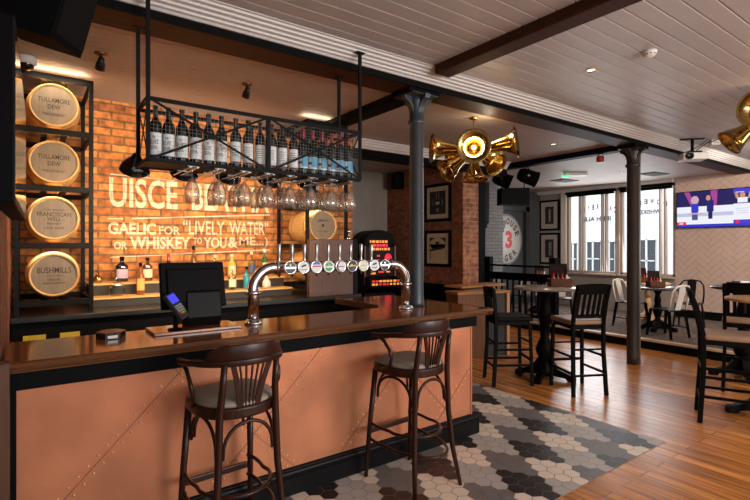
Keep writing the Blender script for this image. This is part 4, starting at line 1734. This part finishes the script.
# ------------------------------------------------------------------ metal cafe chairs
def metal_chair(x, y, rz, label, m, z0=.149):
    mb = METBK
    t = thing('metal_chair', label, 'chair', (x, y, z0), rz, 'pressed metal cafe chairs on the platform')
    for s in (-1, 1):
        for yy, oy in ((.16, .05), (-.16, -.06)):
            bm = NB()
            prism(bm, [(-.022, 0), (.022, 0), (.03, .44), (-.03, .44)], (s * .21, yy + oy, 0), Y, Z, X * (-s * .006))
            prism(bm, [(0, 0), (.02, 0), (.032, .44), (0, .44)], (s * .21, yy + oy, 0), X * -s, Z, Y * (.006 if yy > 0 else -.006))
            for v in bm.verts:
                f = v.co.z / .44
                v.co.y += -oy * f
                v.co.x += -s * .03 * f
            obj('leg', bm, mb, t)
    bm = NB()
    box(bm, -.18, .18, -.18, .18, .43, .452)
    obj('seat', bm, mb, t, bev=.02, seg=3)
    bm = NB()
    tube(bm, [(-.185, -.17, .44), (-.195, -.2, .6), (-.185, -.235, .75), (-.13, -.265, .83), (0, -.275, .85), (.13, -.265, .83), (.185, -.235, .75), (.195, -.2, .6), (.185, -.17, .44)], .014, 10)
    obj('back_frame', bm, m, t)
    bm = NB()
    n = 6
    A = []
    for k in range(n + 1):
        f = k / n
        z = .445 + .395 * f
        yy = -.172 - .1 * f
        hw = .06 + .012 * f
        A.append([bm.verts.new((-hw, yy + .004, z)), bm.verts.new((hw, yy + .004, z)), bm.verts.new((hw, yy - .004, z)), bm.verts.new((-hw, yy - .004, z))])
    for k in range(n):
        for q in range(4):
            bm.faces.new((A[k][q], A[k + 1][q], A[k + 1][(q + 1) % 4], A[k][(q + 1) % 4]))
    bm.faces.new(A[0])
    bm.faces.new(A[-1])
    obj('back_splat', bm, m, t)
    for s in (-1, 1):
        bm = NB()
        bar(bm, (s * .198, .19, .16), (s * .198, -.2, .16), .008, .018)
        obj('side_brace', bm, mb, t)
    return t


c1 = metal_chair(8.97, 4.36, R(180 - 8), 'metal chair with glare-coloured pale back left of the dark platform table, beside the iron column', METCH)
dup(c1, (8.44, 3.52, .149), R(-15), 'metal chair with glare-coloured pale arched back right of the dark platform table')
dup(c1, (8.55, 5.50, .149), R(120), 'metal chair with glare-coloured pale back seen below the round high table, nearer the window')
dup(c1, (8.42, 6.3, .149), R(95), 'metal chair with glare-coloured pale back seen through the black balustrade, left of the round high table')
c2 = metal_chair(9.62, 3.66, R(100), 'black metal chair behind the dark platform table', METBK)


# ------------------------------------------------------------------ condiment caddies
def caddy(x, y, z, rz, label):
    t = thing('condiment_caddy', label, 'caddy', (x, y, z), rz, 'wooden condiment caddies on the tables')
    bm = NB()
    box(bm, -.13, .13, -.08, .08, 0, .012)
    box(bm, -.13, .13, -.08, -.068, 0, .10)
    box(bm, -.13, .13, .068, .08, 0, .10)
    box(bm, -.13, -.118, -.08, .08, 0, .10)
    box(bm, .118, .13, -.08, .08, 0, .10)
    obj('crate', bm, mat('crate_wood', (84, 50, 30), .65, var=.2, scale=12, spec=.15), t)
    bm = NB()
    Mx = Matrix.Translation((.0, .045, .012)) @ Matrix.Rotation(R(-7), 4, 'X')
    box(bm, -.105, .105, -.004, .004, 0, .27, 0, Mx)
    obj('menu', bm, MENU, t)
    for q, (cx, m, h) in enumerate(((-.085, RED, .17), (-.035, mat('sauce_brown', (66, 30, 20), .2), .18), (.02, RED, .16), (.075, mat('sauce_white', (216, 206, 190), .3), .15))):
        bm = NB()
        lathe(bm, [(.022, .0125), (.024, .02), (.024, h * .6), (.01, h * .8), (.011, h), (0, h)], (cx, -.02, 0), n=14, cap0=True)
        o = obj('sauce_bottle', bm, m, t)
    return t


k1 = caddy(5.36, 3.47, 1.117, R(-40), 'wooden condiment crate with menu on the round high table')
dup(k1, (8.95, 3.93, .90), R(-38), 'wooden condiment crate with menus on the dark platform table')
dup(k1, (9.75, 4.52, .91), R(-38), 'wooden condiment crate on the pale table under the window')
dup(k1, (9.15, 6.4, .91), R(-30), 'wooden condiment crate seen above the black balustrade')
t = thing('black_caddy', 'low black caddy on the high table behind the stool at the right edge', 'caddy', (7.2, 2.08, 1.117), R(-36))
bm = NB()
box(bm, -.2, .2, -.1, .1, 0, .055)
obj('tray', bm, BLKPL, t, bev=.006)
bm = NB()
box(bm, -.15, -.04, -.07, .07, .0555, .075)
obj('napkins', bm, WHITEP, t)

# ================================================================== ALCOVE: fruit machine, speaker, pictures
t = thing('fruit_machine', 'tall black fruit machine with glowing red panel standing in the brick alcove', 'fruit machine', (4.66, 6.45, .001), R(-8))
t.scale = (.86, 1, 1)
bm = NB()
box(bm, -.33, .33, -.22, .28, 0, 1.62)
pl = [(-.33, 1.62)] + [(.33 * math.cos(R(180 - a)), 1.66 + .22 * math.sin(R(a))) for a in range(0, 181, 15)] + [(.33, 1.62)]
prism(bm, pl, (0, -.22, 0), X, Z, Y * .5)
prism(bm, [(-.22, .86), (-.40, .96), (-.40, 1.09), (-.22, 1.13)], (-.33, 0, 0), Y, Z, X * .66)
obj('cabinet', bm, BLKPL, t, bev=.01)
for s in (-1, 1):
    bm = NB()
    box(bm, s * .32 - .014, s * .32 + .014, -.235, -.21, 1.0, 1.62)
    obj('wood_trim', bm, mat('machine_trim', (120, 60, 36), .4), t)
bm = NB()
box(bm, -.29, .29, -.226, -.22, 1.07, 1.6, 0)
obj('display_glass', bm, mat('machine_glass', (22, 9, 9), .35, spec=.1), t)
EM = [emis('lamp_orange', (255, 150, 50), 1.1), emis('lamp_red', (255, 40, 40), .8), emis('lamp_pink', (255, 40, 70), 1.2), emis('lamp_blue', (40, 70, 255), .6)]
rnd = random.Random(3)
bm = NB()
for r_ in range(3):
    x = -.22
    while x < .16:
        w_ = rnd.choice((.03, .045, .06))
        box(bm, x, x + w_, -.230, -.226, 1.67 - r_ * .06, 1.71 - r_ * .06, 0 if r_ != 1 else 2)
        x += w_ + .018
obj('lit_words', bm, EM, t)
bm = NB()
lathe(bm, [(.075, 0), (.075, .008), (0, .01)], (.17, -.226, 1.42), (0, -1, 0), 24)
obj('lit_badge', bm, EM[2], t)
bm = NB()
for (cx, cz, w_, h_, mi) in ((-.12, 1.30, .035, .11, 0), (-.02, 1.28, .05, .04, 3), (-.05, 1.38, .05, .04, 0), (-.04, 1.46, .06, .03, 1), (-.2, 1.42, .03, .05, 0), (.02, 1.2, .12, .03, 1), (-.15, 1.18, .1, .03, 0), (.17, 1.2, .08, .02, 0)):
    box(bm, cx - w_ / 2, cx + w_ / 2, -.230, -.226, cz - h_ / 2, cz + h_ / 2, mi)
obj('lit_symbols', bm, EM, t)
bm = NB()
for k in range(16):
    x = -.28 + (k % 8) * .075
    z = 1.0 + (k // 8) * .05
    box(bm, x, x + rnd.choice((.04, .055)), -.409, -.400, z, z + .03, rnd.choice((0, 0, 1)))
obj('buttons', bm, EM, t)

t = thing('wall_speaker', 'small black wall speaker high on the alcove bricks beside the iron column', 'speaker', (5.669, 6.95, 2.76), world=True)
bm = NB()
box(bm, 5.5, 5.655, 6.86, 7.06, 2.68, 2.98)
obj('cabinet', bm, BLKPL, t, bev=.012)
bm = NB()
box(bm, 5.49, 5.499, 6.875, 7.045, 2.70, 2.96)
obj('grille', bm, mat('speaker_grille', (11, 11, 12), .8, spec=.2), t)
bm = NB()
box(bm, 5.655, 5.67, 6.92, 7.0, 2.76, 2.88)
obj('bracket', bm, BLKPL, t)


def picture(name_lb, x, ya, yb_, za, zb_, fw, mw, matm, art):
    t = thing('framed_picture', name_lb, 'picture', (x, (ya + yb_) / 2, za), world=True, group='black framed pictures')
    bm = NB()
    for (a, b_, c, d) in ((ya, yb_, zb_ - fw, zb_), (ya, yb_, za, za + fw), (ya, ya + fw, za + fw, zb_ - fw), (yb_ - fw, yb_, za + fw, zb_ - fw)):
        box(bm, x - .035, x - .001, a, b_, c, d)
    obj('frame', bm, BLACKP, t, bev=.004)
    bm = NB()
    box(bm, x - .02, x - .002, ya + fw, yb_ - fw, za + fw, zb_ - fw)
    obj('mat_board', bm, matm, t)
    bm = NB()
    y0, y1, z0, z1 = ya + fw + mw, yb_ - fw - mw, za + fw + mw, zb_ - fw - mw
    box(bm, x - .023, x - .02, y0, y1, z0, z1, 0)
    yc, zc, hy, hz = (y0 + y1) / 2, (z0 + z1) / 2, (y1 - y0) / 2, (z1 - z0) / 2
    xf = x - .0235
    if art == 'guitar':
        for dy in (-.03, .03):
            box(bm, xf - .001, xf, yc + dy - .008, yc + dy + .008, zc + .05, z1 - .01, 1)
        box(bm, xf - .001, xf, yc - .045, yc + .045, zc - .03, zc + .015, 2)
        box(bm, xf - .001, xf, yc - .03, yc + .03, zc - .16, zc - .09, 1)
        for s in (-1, 1):
            tube(bm, [(xf, yc + s * .10, zc + .06), (xf, yc + s * .13, zc - .0), (xf, yc + s * .09, zc - .05)], .006, 6, 1)
    elif art == 'drum':
        lathe(bm, [(0, 0), (hy * .98, 0)], (xf - .001, yc, zc + hz * .42), (-1, 0, 0), 24, 2, sy=.55)
        prism(bm, [(-hy * .99, -hz), (hy * .85, -hz), (hy * .98, hz * .4), (-hy * .98, hz * .4)], (xf, yc, zc), Y, Z, X * -.001, 2)
        bar(bm, (xf - .003, y0 + .01, zc + hz * .16), (xf - .003, y1 - .01, zc - hz * .2), .002, .036, 0)
        lathe(bm, [(0, 0), (hy * .28, 0)], (xf - .003, yc, zc + hz * .52), (-1, 0, 0), 20, 0, sy=.4)
    else:
        box(bm, xf - .001, xf, yc - hy * (.3 if art == 'a' else .6), yc + hy * .15, zc - hz * .8, zc + hz * .75, 1 if art == 'a' else 3)
        for q in range(4):
            box(bm, xf - .0015, xf - .0005, yc - hy * .25, yc + hy * .1, zc - hz * .6 + q * hz * .32, zc - hz * .45 + q * hz * .32, 2)
    obj('print', bm, [PRINT, mat('print_grey_mid', (120, 112, 104), .6), mat('print_cream', (192, 164, 128), .6), PRINTG], t)


picture('black framed print of a stringed instrument, upper of two on the alcove bricks', 5.67, 5.65, 6.285, 2.035, 2.675, .05, .075, MATB, 'guitar')
picture('black framed print of a pale drum shape, lower of two on the alcove bricks', 5.67, 5.65, 6.285, 1.27, 1.885, .05, .075, MATB, 'drum')
picture('black framed grey print, upper of two on the pale wall beside the window', WX, 7.12, 7.71, 2.02, 2.81, .05, .12, MATG, 'a')
picture('black framed grey print, lower of two on the pale wall beside the window', WX, 7.12, 7.71, 1.15, 1.96, .05, .12, MATG, 'b')

# round sign on the dark wall
t = thing('round_sign', 'large round white sign with red numeral 3 on the dark recessed wall', 'sign', (9.62, 7.72, 1.78))
bm = NB()
lathe(bm, [(0, .0), (.63, .0), (.63, .035), (0, .035)], (0, .035, 0), (0, -1, 0), 56)
obj('disc', bm, SIGNW, t)
bm = NB()
lathe(bm, [(.60, .0), (.615, .0)], (0, -.0015, 0), (0, -1, 0), 56, smooth=False)
obj('ring_line', bm, INK, t)
bm = NB()
text(bm, '3', (.11, -.002, 0), X, Z, w=.26, h=.44, center=True, bold=.05)
obj('numeral', bm, SIGNR, t)
for s_, angs, flip in (('OUSE', (80, 60, 40, 20), 1), ('GER', (-88, -66, -44), -1)):
    bm = NB()
    for ch, a in zip(s_, angs):
        c, s = math.cos(R(a)), math.sin(R(a))
        up_ = Vector((c, 0, s)) * flip
        rt = Vector((s, 0, -c)) * flip
        text(bm, ch, Vector((c, 0, s)) * .46 + Vector((0, -.002, 0)), rt, up_, w=.11, h=.16, center=True, bold=.03)
    obj('lettering', bm, INK, t)

# drink ledge on the pier, waiter station, balustrade
t = thing('drink_ledge', 'wooden drink ledge fixed round the foot of the brick pier', 'ledge', (5.85, 5.2, .98), world=True)
bm = NB()
box(bm, 5.25, 6.25, 5.02, 5.395, .985, 1.015)
obj('board', bm, LEDGEW, t, bev=.004)
bm = NB()
box(bm, 5.68, 6.02, 5.30, 5.395, .0, .985)
obj('support', bm, mat('ledge_support_grey', (96, 98, 100), .6), t)

t = thing('waiter_station', 'waist high wooden cabinet with dark panel standing before the brick pier', 'cabinet', (5.4, 4.72, 0), world=False)
t.rotation_euler = (0, 0, math.atan2(-.23, .85))
bm = NB()
box(bm, -.44, .04, 0, .34, .001, .92)
obj('side_panel', bm, mat('station_wood', (120, 76, 46), .5, var=.2, scale=4, stretch=(8, 8, .8)), t, bev=.004)
bm = NB()
box(bm, -.45, .45, -.01, .36, .921, .955)
obj('top_board', bm, LEDGEW, t, bev=.004)
bm = NB()
box(bm, .04, .39, .03, .34, .001, .92)
obj('dark_panel', bm, mat('station_dark', (56, 54, 54), .5), t)
bm = NB()
box(bm, .39, .44, -.005, .34, .001, .92)
obj('post', bm, LIGHTW, t, bev=.003)

t = thing('balustrade', 'black timber balustrade along the platform edge behind the high table', 'balustrade', (7.99, 6.07, .156), world=True)
for y in (5.30, 6.86):
    bm = NB()
    box(bm, 7.93, 8.05, y - .07, y + .07, .156, 1.40)
    obj('post', bm, BLACKP, t, bev=.006)
for za, zb_ in ((1.20, 1.24), (.93, 1.08), (.22, .28)):
    bm = NB()
    box(bm, 7.965, 8.015, 5.37, 6.79, za, zb_)
    obj('rail', bm, BLACKP, t, bev=.004)
for k in range(9):
    y = 5.5 + k * .145
    bm = NB()
    box(bm, 7.978, 8.002, y - .018, y + .018, .28, .93)
    obj('spindle', bm, BLACKP, t)

# ================================================================== SCREENS AND FITTINGS
t = thing('wall_television', 'flat television on the tiled wall showing a bright studio scene', 'television', (WX - .05, 3.7, 2.0), world=True)
TYA, TYB, TZA, TZB = 4.39, 3.05, 1.985, 2.73
bm = NB()
box(bm, WX - .07, WX - .02, TYB, TYA, TZA, TZB)
obj('casing', bm, BLKPL, t, bev=.006)
bm = NB()
box(bm, WX - .02, WX - .004, 3.5, 3.9, 2.2, 2.5)
obj('bracket', bm, BLACKM, t)
TW, TH = TYA - TYB - .03, TZB - TZA - .03
bm = NB()
sx0 = WX - .0705


def tvrect(u0, v0, u1, v1, mi, lift=0):
    """u from the left, v from the bottom, 0..1"""
    pts = [(u0, v0), (u1, v0), (u1, v1), (u0, v1)]
    tvpoly(pts, mi, lift)


def tvpoly(pts, mi, lift=0):
    vs = [bm.verts.new((sx0 - .0004 * lift, TYA - .015 - u * TW, TZA + .015 + v * TH)) for u, v in pts]
    bm.faces.new(vs).material_index = mi


def tvell(u, v, ru, rv, mi, lift):
    tvpoly([(u + ru * math.cos(2 * PI * k / 16), v + rv * math.sin(2 * PI * k / 16)) for k in range(16)], mi, lift)


tvrect(0, 0, 1, 1, 0)
tvrect(0, .08, 1, .58, 1, 1)
tvrect(0, .30, 1, .40, 7, 2)
tvrect(0, 0, 1, .08, 2, 1)
tvpoly([(.10, 1), (.17, 1), (.27, .58), (.20, .58)], 3, 2)
tvpoly([(.46, 1), (.55, 1), (.54, .58), (.47, .58)], 3, 2)
tvell(.25, .76, .055, .12, 5, 3)
tvrect(.20, .42, .30, .66, 2, 4)
tvrect(.21, .20, .29, .42, 6, 4)
tvell(.43, .80, .03, .08, 4, 5)
tvell(.445, .78, .035, .1, 0, 4)
tvrect(.41, .42, .50, .74, 8, 5)
tvrect(.43, .22, .485, .42, 0, 5)
tvrect(.16, .36, .36, .40, 5, 6)
tvrect(0, .06, .13, .15, 9, 6)
tvrect(.03, .09, .09, .12, 1, 7)
tvrect(.75, .08, 1, 1, 1, 6)
tvrect(.75, .60, 1, .88, 0, 7)
tvrect(.75, .86, 1, 1, 10, 8)
tvrect(.78, .895, .88, .91, 1, 9)
tvrect(.80, .62, .92, .76, 1, 8)
tvell(.86, .82, .035, .07, 4, 9)
tvpoly([(.78, .74), (.82, .72), (.80, .9), (.76, .92)], 4, 8)
tvpoly([(.92, .72), (.96, .74), (.98, .92), (.94, .9)], 4, 8)
for k in range(3):
    tvrect(.78, .46 - k * .06, .93, .475 - k * .06, 7, 8)
tvrect(.75, .06, 1, .17, 10, 8)
tvell(.80, .115, .025, .045, 9, 9)
TVM = [emis('tv_navy', (36, 34, 92), .9), emis('tv_white', (236, 238, 250), .95), emis('tv_blue', (50, 56, 190), 1), emis('tv_magenta', (170, 70, 150), .9), emis('tv_skin', (214, 150, 120), .9), emis('tv_blonde', (206, 170, 190), .9), emis('tv_slate', (80, 84, 140), .9), emis('tv_pale', (196, 200, 226), .9), emis('tv_suit', (34, 40, 120), .9), emis('tv_red', (226, 40, 50), 1), emis('tv_violet', (70, 60, 200), 1)]
obj('screen', bm, TVM, t)

# television seen edge-on at the far left, hung from the ceiling
t = thing('hanging_television', 'television seen edge on at the left edge, hung over the bar end', 'television', (-.03, 1.9, 1.72), world=True)
bm = NB()
prism(bm, [(-.022, 1.45), (-.002, 2.45), (-.05, 2.46), (-.072, 1.46)], (0, 0, 1.725), X, Y, Z * .455)
obj('casing', bm, mat('tv_casing', (8, 8, 9), .5, spec=.08), t, bev=.004)
bm = NB()
prism(bm, [(-.0212, 1.465), (-.0012, 2.435), (-.0017, 2.435), (-.0217, 1.465)], (0, 0, 1.742), X, Y, Z * .42)
obj('screen', bm, BLKGLOSS, t)
bm = NB()
prism(bm, [(-.072, 1.60), (-.05, 2.3), (-.09, 2.3), (-.11, 1.60)], (0, 0, 1.76), X, Y, Z * .30)
obj('back_housing', bm, BLKPL, t, bev=.006)
bm = NB()
rod(bm, (-.10, 1.98, 2.0), (-.10, 1.98, ZU - .002), .02, 12)
lathe(bm, [(.06, ZU - .012), (.06, ZU - .001)], (-.10, 1.98, 0), n=24, cap0=True, cap1=True)
obj('ceiling_pole', bm, STEEL, t)

# big loudspeaker slung from the ceiling
ex = 0
t = thing('ceiling_loudspeaker', 'large black loudspeaker slung under the ceiling at the upper left', 'loudspeaker', (.096, 2.708, 2.597))
bm = NB()
Msp = Euler((.278, -.04, 1.079)).to_matrix().to_4x4()
box(bm, 0, .293, 0, .30, 0, .45, 0, Msp)
obj('cabinet', bm, mat('speaker_black', (10, 10, 11), .7, spec=.08), t, bev=.006)
bm = NB()
box(bm, .012, .281, -.006, -.001, .03, .43, 0, Msp)
obj('grille', bm, mat('speaker_grille', (11, 11, 12), .8, spec=.2), t)
bm = NB()
p = Msp @ Vector((.15, .08, .45))
rod(bm, p - Vector((0, 0, .02)), (p.x, p.y, ZU - 2.597 - .001), .016, 10)
obj('hanger', bm, BLACKM, t)
bm = NB()
for k in range(2):
    box(bm, .294, .297, .055 + k * .03, .06 + k * .03, .04, .10, 0, Msp)
obj('side_marks', bm, STEEL, t)


# ceiling spotlights
def ceiling_spot(x, y, z, tgt, label, power=8):
    t = thing('ceiling_spotlight', label, 'spotlight', (x, y, z), group='small brass and black ceiling spotlights')
    bm = NB()
    lathe(bm, [(.045, 0), (.045, -.012), (.03, -.02), (.012, -.024), (.010, -.05)], n=20)
    obj('rose', bm, BRASSD, t)
    d = (Vector(tgt) - Vector((x, y, z))).normalized()
    bm = NB()
    o = Vector((0, 0, -.075))
    lathe(bm, [(.0, -.045), (.018, -.045), (.022, -.02), (.03, .0), (.036, .045), (.031, .045), (.026, 0), (0, 0)], o, d, 20)
    obj('head', bm, mat('spot_head', (44, 38, 34), .35, .6), t)
    bm = NB()
    disc(bm, o + d * .035, d, .029, 18)
    obj('lamp', bm, emis('spot_lamp', (255, 214, 160), 4), t)
    p = Vector((x, y, z)) + o + d * .06
    spot('ceiling_spot_light', p, tgt, power, WARM2, 75, .7, .03)


ceiling_spot(.44, 4.02, ZL, (.35, 4.9, 2.0), 'ceiling spotlight above the left barrel rack, left of the bottle cage', 10)
ceiling_spot(1.55, 4.03, ZL, (1.6, 5.2, 1.9), 'ceiling spotlight above the middle of the hanging bottle rack', 26)

# CCTV dome
t = thing('camera_dome', 'white ceiling dome camera with dark bubble beside the left barrel rack', 'security camera', (.0, 4.42, ZL))
bm = NB()
lathe(bm, [(.062, 0), (.066, -.01), (.066, -.05), (.05, -.058)], n=28, cap0=True)
obj('housing', bm, WHITEP, t)
bm = NB()
lathe(bm, [(.05, -.055), (.047, -.078), (.03, -.097), (0, -.104)], n=24)
obj('bubble', bm, BLKGLOSS, t)


def downlight(x, y, z, label, m, tilt=0, power=0):
    t = thing('downlight', label, 'downlight', (x, y, z), group='recessed ceiling downlights')
    bm = NB()
    lathe(bm, [(.045, 0), (.047, -.004), (.043, -.008), (.032, -.004), (.032, -.001)], n=24)
    obj('trim_ring', bm, m, t)
    bm = NB()
    disc(bm, (0, 0, -.0015), (0, 0, -1), .032, 20)
    obj('lens', bm, emis('downlight_lens', (255, 226, 180), 3.5 if power else .15), t)
    if power:
        spot('downlight_light', (x, y, z - .03), (x, y, 0), power, WARM2, 110, .8, .04)


downlight(5.90, 3.92, ZL, 'lit recessed downlight in the ceiling right of the brass horn pendant', BRASSD, power=40)
downlight(9.18, 4.63, ZL, 'lit recessed downlight in the ceiling behind the dark iron column', BRASSD, power=30)
downlight(3.92, 2.24, ZU, 'brass recessed downlight in the boarded ceiling near the smoke detector', BRASS)

t = thing('smoke_detector', 'round white smoke detector on the boarded ceiling right of the cross beam', 'smoke detector', (3.91, 1.76, ZU))
bm = NB()
lathe(bm, [(.052, 0), (.052, -.014), (.05, -.02)], n=28, cap0=True)
obj('base', bm, WHITEP, t)
bm = NB()
lathe(bm, [(.05, -.02), (.046, -.03), (.03, -.042), (0, -.045)], n=28, cap0=True)
obj('head', bm, WHITEP, t)
bm = NB()
for k in range(10):
    a = 2 * PI * k / 10
    box(bm, .041, .0475, -.007, .007, -.031, -.024, 0, Matrix.Rotation(a, 4, 'Z'))
obj('slots', bm, BLKPL, t)

# fire alarm sounder hanging under the second cross beam
t = thing('fire_alarm', 'red fire alarm sounder under the dark cross beam by the iron column', 'alarm', (6.75, 3.72, 2.949))
bm = NB()
lathe(bm, [(.035, 0), (.035, -.03)], n=20, cap0=True, cap1=True)
obj('base', bm, WHITEP, t)
bm = NB()
lathe(bm, [(.05, -.03), (.052, -.045), (.052, -.1), (.045, -.112), (0, -.115)], n=24, cap0=True)
obj('sounder', bm, RED, t)

# emergency exit light
t = thing('exit_light', 'slim ceiling emergency light with green glowing end, beyond the dark cross beam', 'emergency light', (8.55, 5.2, ZL), R(-36))
bm = NB()
box(bm, -.22, .22, -.04, .04, -.055, 0)
obj('housing', bm, WHITEP, t, bev=.01)
bm = NB()
box(bm, -.26, -.14, -.045, .045, -.085, -.052)
obj('green_lamp', bm, emis('green_lamp', (40, 220, 120), 1.4), t)
bm = NB()
box(bm, -.12, .20, -.03, .03, -.062, -.056)
obj('diffuser', bm, mat('diffuser_white', (235, 235, 230), .3), t)

for (x, y, lb) in ((9.35, 5.95, 'dark ceiling vent grille near the window cornice, left'), (9.9, 4.38, 'dark ceiling vent grille right of the dark iron column')):
    t = thing('ceiling_vent', lb, 'vent', (x, y, ZL), R(-5), 'square ceiling vents')
    bm = NB()
    box(bm, -.26, .26, -.17, .17, -.012, 0)
    obj('frame', bm, mat('vent_grey', (70, 62, 58), .6), t, bev=.003)
    for k in range(6):
        bm = NB()
        box(bm, -.23, .23, -.14 + k * .05, -.115 + k * .05, -.02, -.012)
        obj('slat', bm, mat('vent_dark', (26, 23, 22), .6), t)

# projector
t = thing('projector', 'white projector hanging from the ceiling before the long beam', 'projector', (7.58, 2.84, ZU), R(-50))
bm = NB()
box(bm, -.155, .155, -.13, .13, -.31, -.215)
obj('body', bm, WHITEP, t, bev=.015, seg=3)
bm = NB()
lathe(bm, [(.05, 0), (.05, .03), (.038, .035), (.036, .01), (0, .01)], (-.08, -.125, -.262), (0, -1, 0), 20)
obj('lens', bm, BLKGLOSS, t)
bm = NB()
box(bm, -.15, .15, -.04, .04, -.012, -.001)
rod(bm, (0, 0, -.01), (0, 0, -.17), .02, 12)
box(bm, -.09, .09, -.09, .09, -.217, -.19)
rod(bm, (0, 0, -.16), (0, 0, -.2), .02, 12)
obj('mount', bm, BLACKM, t)
bm = NB()
tube(bm, [(.05, .06, -.19), (.12, .08, -.12), (.2, .05, -.06), (.26, .0, -.05), (.33, -.02, -.02), (.38, -.02, -.004)], .006, 8)
tube(bm, [(-.05, .06, -.19), (.02, .1, -.14), (.12, .1, -.09), (.2, .06, -.02), (.22, .05, -.004)], .006, 8)
obj('cables', bm, CABLE, t)
t = thing('ceiling_socket', 'small white socket box on the ceiling beside the projector mount', 'socket', (7.95, 2.70, ZU), R(-40))
bm = NB()
box(bm, -.06, .06, -.045, .045, -.07, -.001)
obj('box', bm, WHITEP, t, bev=.006)
bm = NB()
box(bm, -.04, .04, -.047, -.045, -.055, -.018)
obj('face_plate', bm, mat('plate_grey', (190, 186, 180), .4), t)


# stage lights and speaker in the far corner
def par_can(x, y, z, tgt, label):
    t = thing('stage_light', label, 'stage light', (x, y, z), group='black stage lights in the corner')
    d = (Vector(tgt) - Vector((x, y, z))).normalized()
    bm = NB()
    lathe(bm, [(0, -.17), (.09, -.15), (.125, -.07), (.13, .15), (.14, .16), (.14, .18), (.125, .18), (.12, .0), (0, 0)], (0, 0, 0), d, 24)
    obj('can', bm, BLKPL, t)
    s = Vector((-d.y, d.x, 0)).normalized()
    bm = NB()
    tube(bm, [s * .115, s * .125 + Z * .12, Z * .17, s * -.125 + Z * .12, s * -.115], .009, 8)
    rod(bm, Z * .16, Z * (ZL - z - .001), .012, 8)
    obj('yoke', bm, BLKPL, t)
    bm = NB()
    for s2_ in (-1, 1):
        lathe(bm, [(.022, 0), (.022, .02), (0, .022)], s * (.112 * s2_), s * s2_, 10)
    obj('knobs', bm, STEEL, t)


par_can(7.03, 5.74, 2.84, (8.0, 4.6, 2.2), 'black stage light on the left of the corner cluster, behind the brass pendant')
par_can(7.04, 5.20, 2.83, (8.2, 4.3, 2.3), 'black stage light on the right of the corner cluster, beside the cornice')
t = thing('hanging_loudspeaker', 'wide black loudspeaker box hanging below the two stage lights', 'loudspeaker', (6.98, 5.44, 2.345), math.atan2(-.588, .809))
bm = NB()
box(bm, -.25, .25, -.14, .16, 0, .29)
obj('cabinet', bm, BLKPL, t, bev=.008)
bm = NB()
box(bm, -.23, .23, -.146, -.141, .02, .27)
obj('grille', bm, mat('speaker_grille', (11, 11, 12), .8, spec=.2), t)
for s in (-1, 1):
    bm = NB()
    rod(bm, (s * .2, .02, .265), (s * .2, .02, ZL - 2.331), .01, 8)
    obj('hanger', bm, BLACKM, t)


# ================================================================== BRASS HORN PENDANTS
HORNS = ((0, -3, .30, .175), (-74, 2, .47, .16), (76, 6, .46, .16), (-58, -36, .44, .13), (50, -34, .38, .125), (10, -84, .34, .15), (150, 0, .42, .14), (-150, 0, .42, .14))
HORNS2 = ((-25, -2, .30, .175), (-70, -38, .47, .135), (76, 6, .46, .16), (50, -34, .38, .125), (130, -30, .4, .13), (150, 20, .42, .14))


def horn_pendant(x, y, zc, ztop, rz, label, horns=HORNS):
    t = thing('horn_pendant', label, 'pendant lamp', (x, y, zc), rz, 'hammered brass horn pendants')
    bm = NB()
    lathe(bm, [(.055, ztop - zc - .001), (.055, ztop - zc - .012), (.02, ztop - zc - .025), (.008, ztop - zc - .03)], n=20, cap0=True)
    rod(bm, (0, 0, ztop - zc - .02), (0, 0, .05), .006, 8)
    ball(bm, (0, 0, 0), .075)
    obj('stem', bm, BRASS, t)
    base = math.degrees(math.atan2(-y, -x)) if rz == 0 else math.degrees(math.atan2(-y, -x)) - math.degrees(rz)
    for (az, el_, ln, rm) in horns:
        a = R(base + az)
        d = Vector((math.cos(a) * math.cos(R(el_)), math.sin(a) * math.cos(R(el_)), math.sin(R(el_))))
        bm = NB()
        pr = [(.035, .03), (.04, ln * .25), (.055, ln * .5), (.082, ln * .72), (.115, ln * .88), (rm, ln), (rm + .006, ln - .004), (rm - .004, ln - .008), (.112, ln * .865), (.078, ln * .7), (.05, ln * .48), (.036, ln * .25), (0, ln * .22)]
        lathe(bm, pr, (0, 0, 0), d, 28)
        h = obj('horn', bm, BRASS, t)
        if el_ > -80:
            bm = NB()
            bo = d * (ln * .62)
            ball(bm, bo, .026, n=12)
            obj('bulb', bm, emis('bulb_filament', (255, 200, 130), 5), h)
    return t


p1 = horn_pendant(3.98, 3.63, 2.675, ZL, 0, 'brass horn pendant lamp hanging behind the long beam, right of the grey column')
point('pendant_light', Vector((3.98, 3.63, 2.675)) + Vector((-3.98, -3.63, 0)).normalized() * .22, 1.6, WARM, .02)
point('pendant_light', (4.02, 3.46, 2.86), 4, WARM, .05)  # added point above the horns, warms the beam soffit
p2 = horn_pendant(5.80, 1.47, 2.92, ZU, 0, 'brass horn pendant lamp cut by the right edge of the photo', HORNS2)
point('pendant_light', Vector((5.80, 1.47, 2.92)) + Vector((-5.8, -.7, 0)).normalized() * .2, 1.6, WARM, .02)
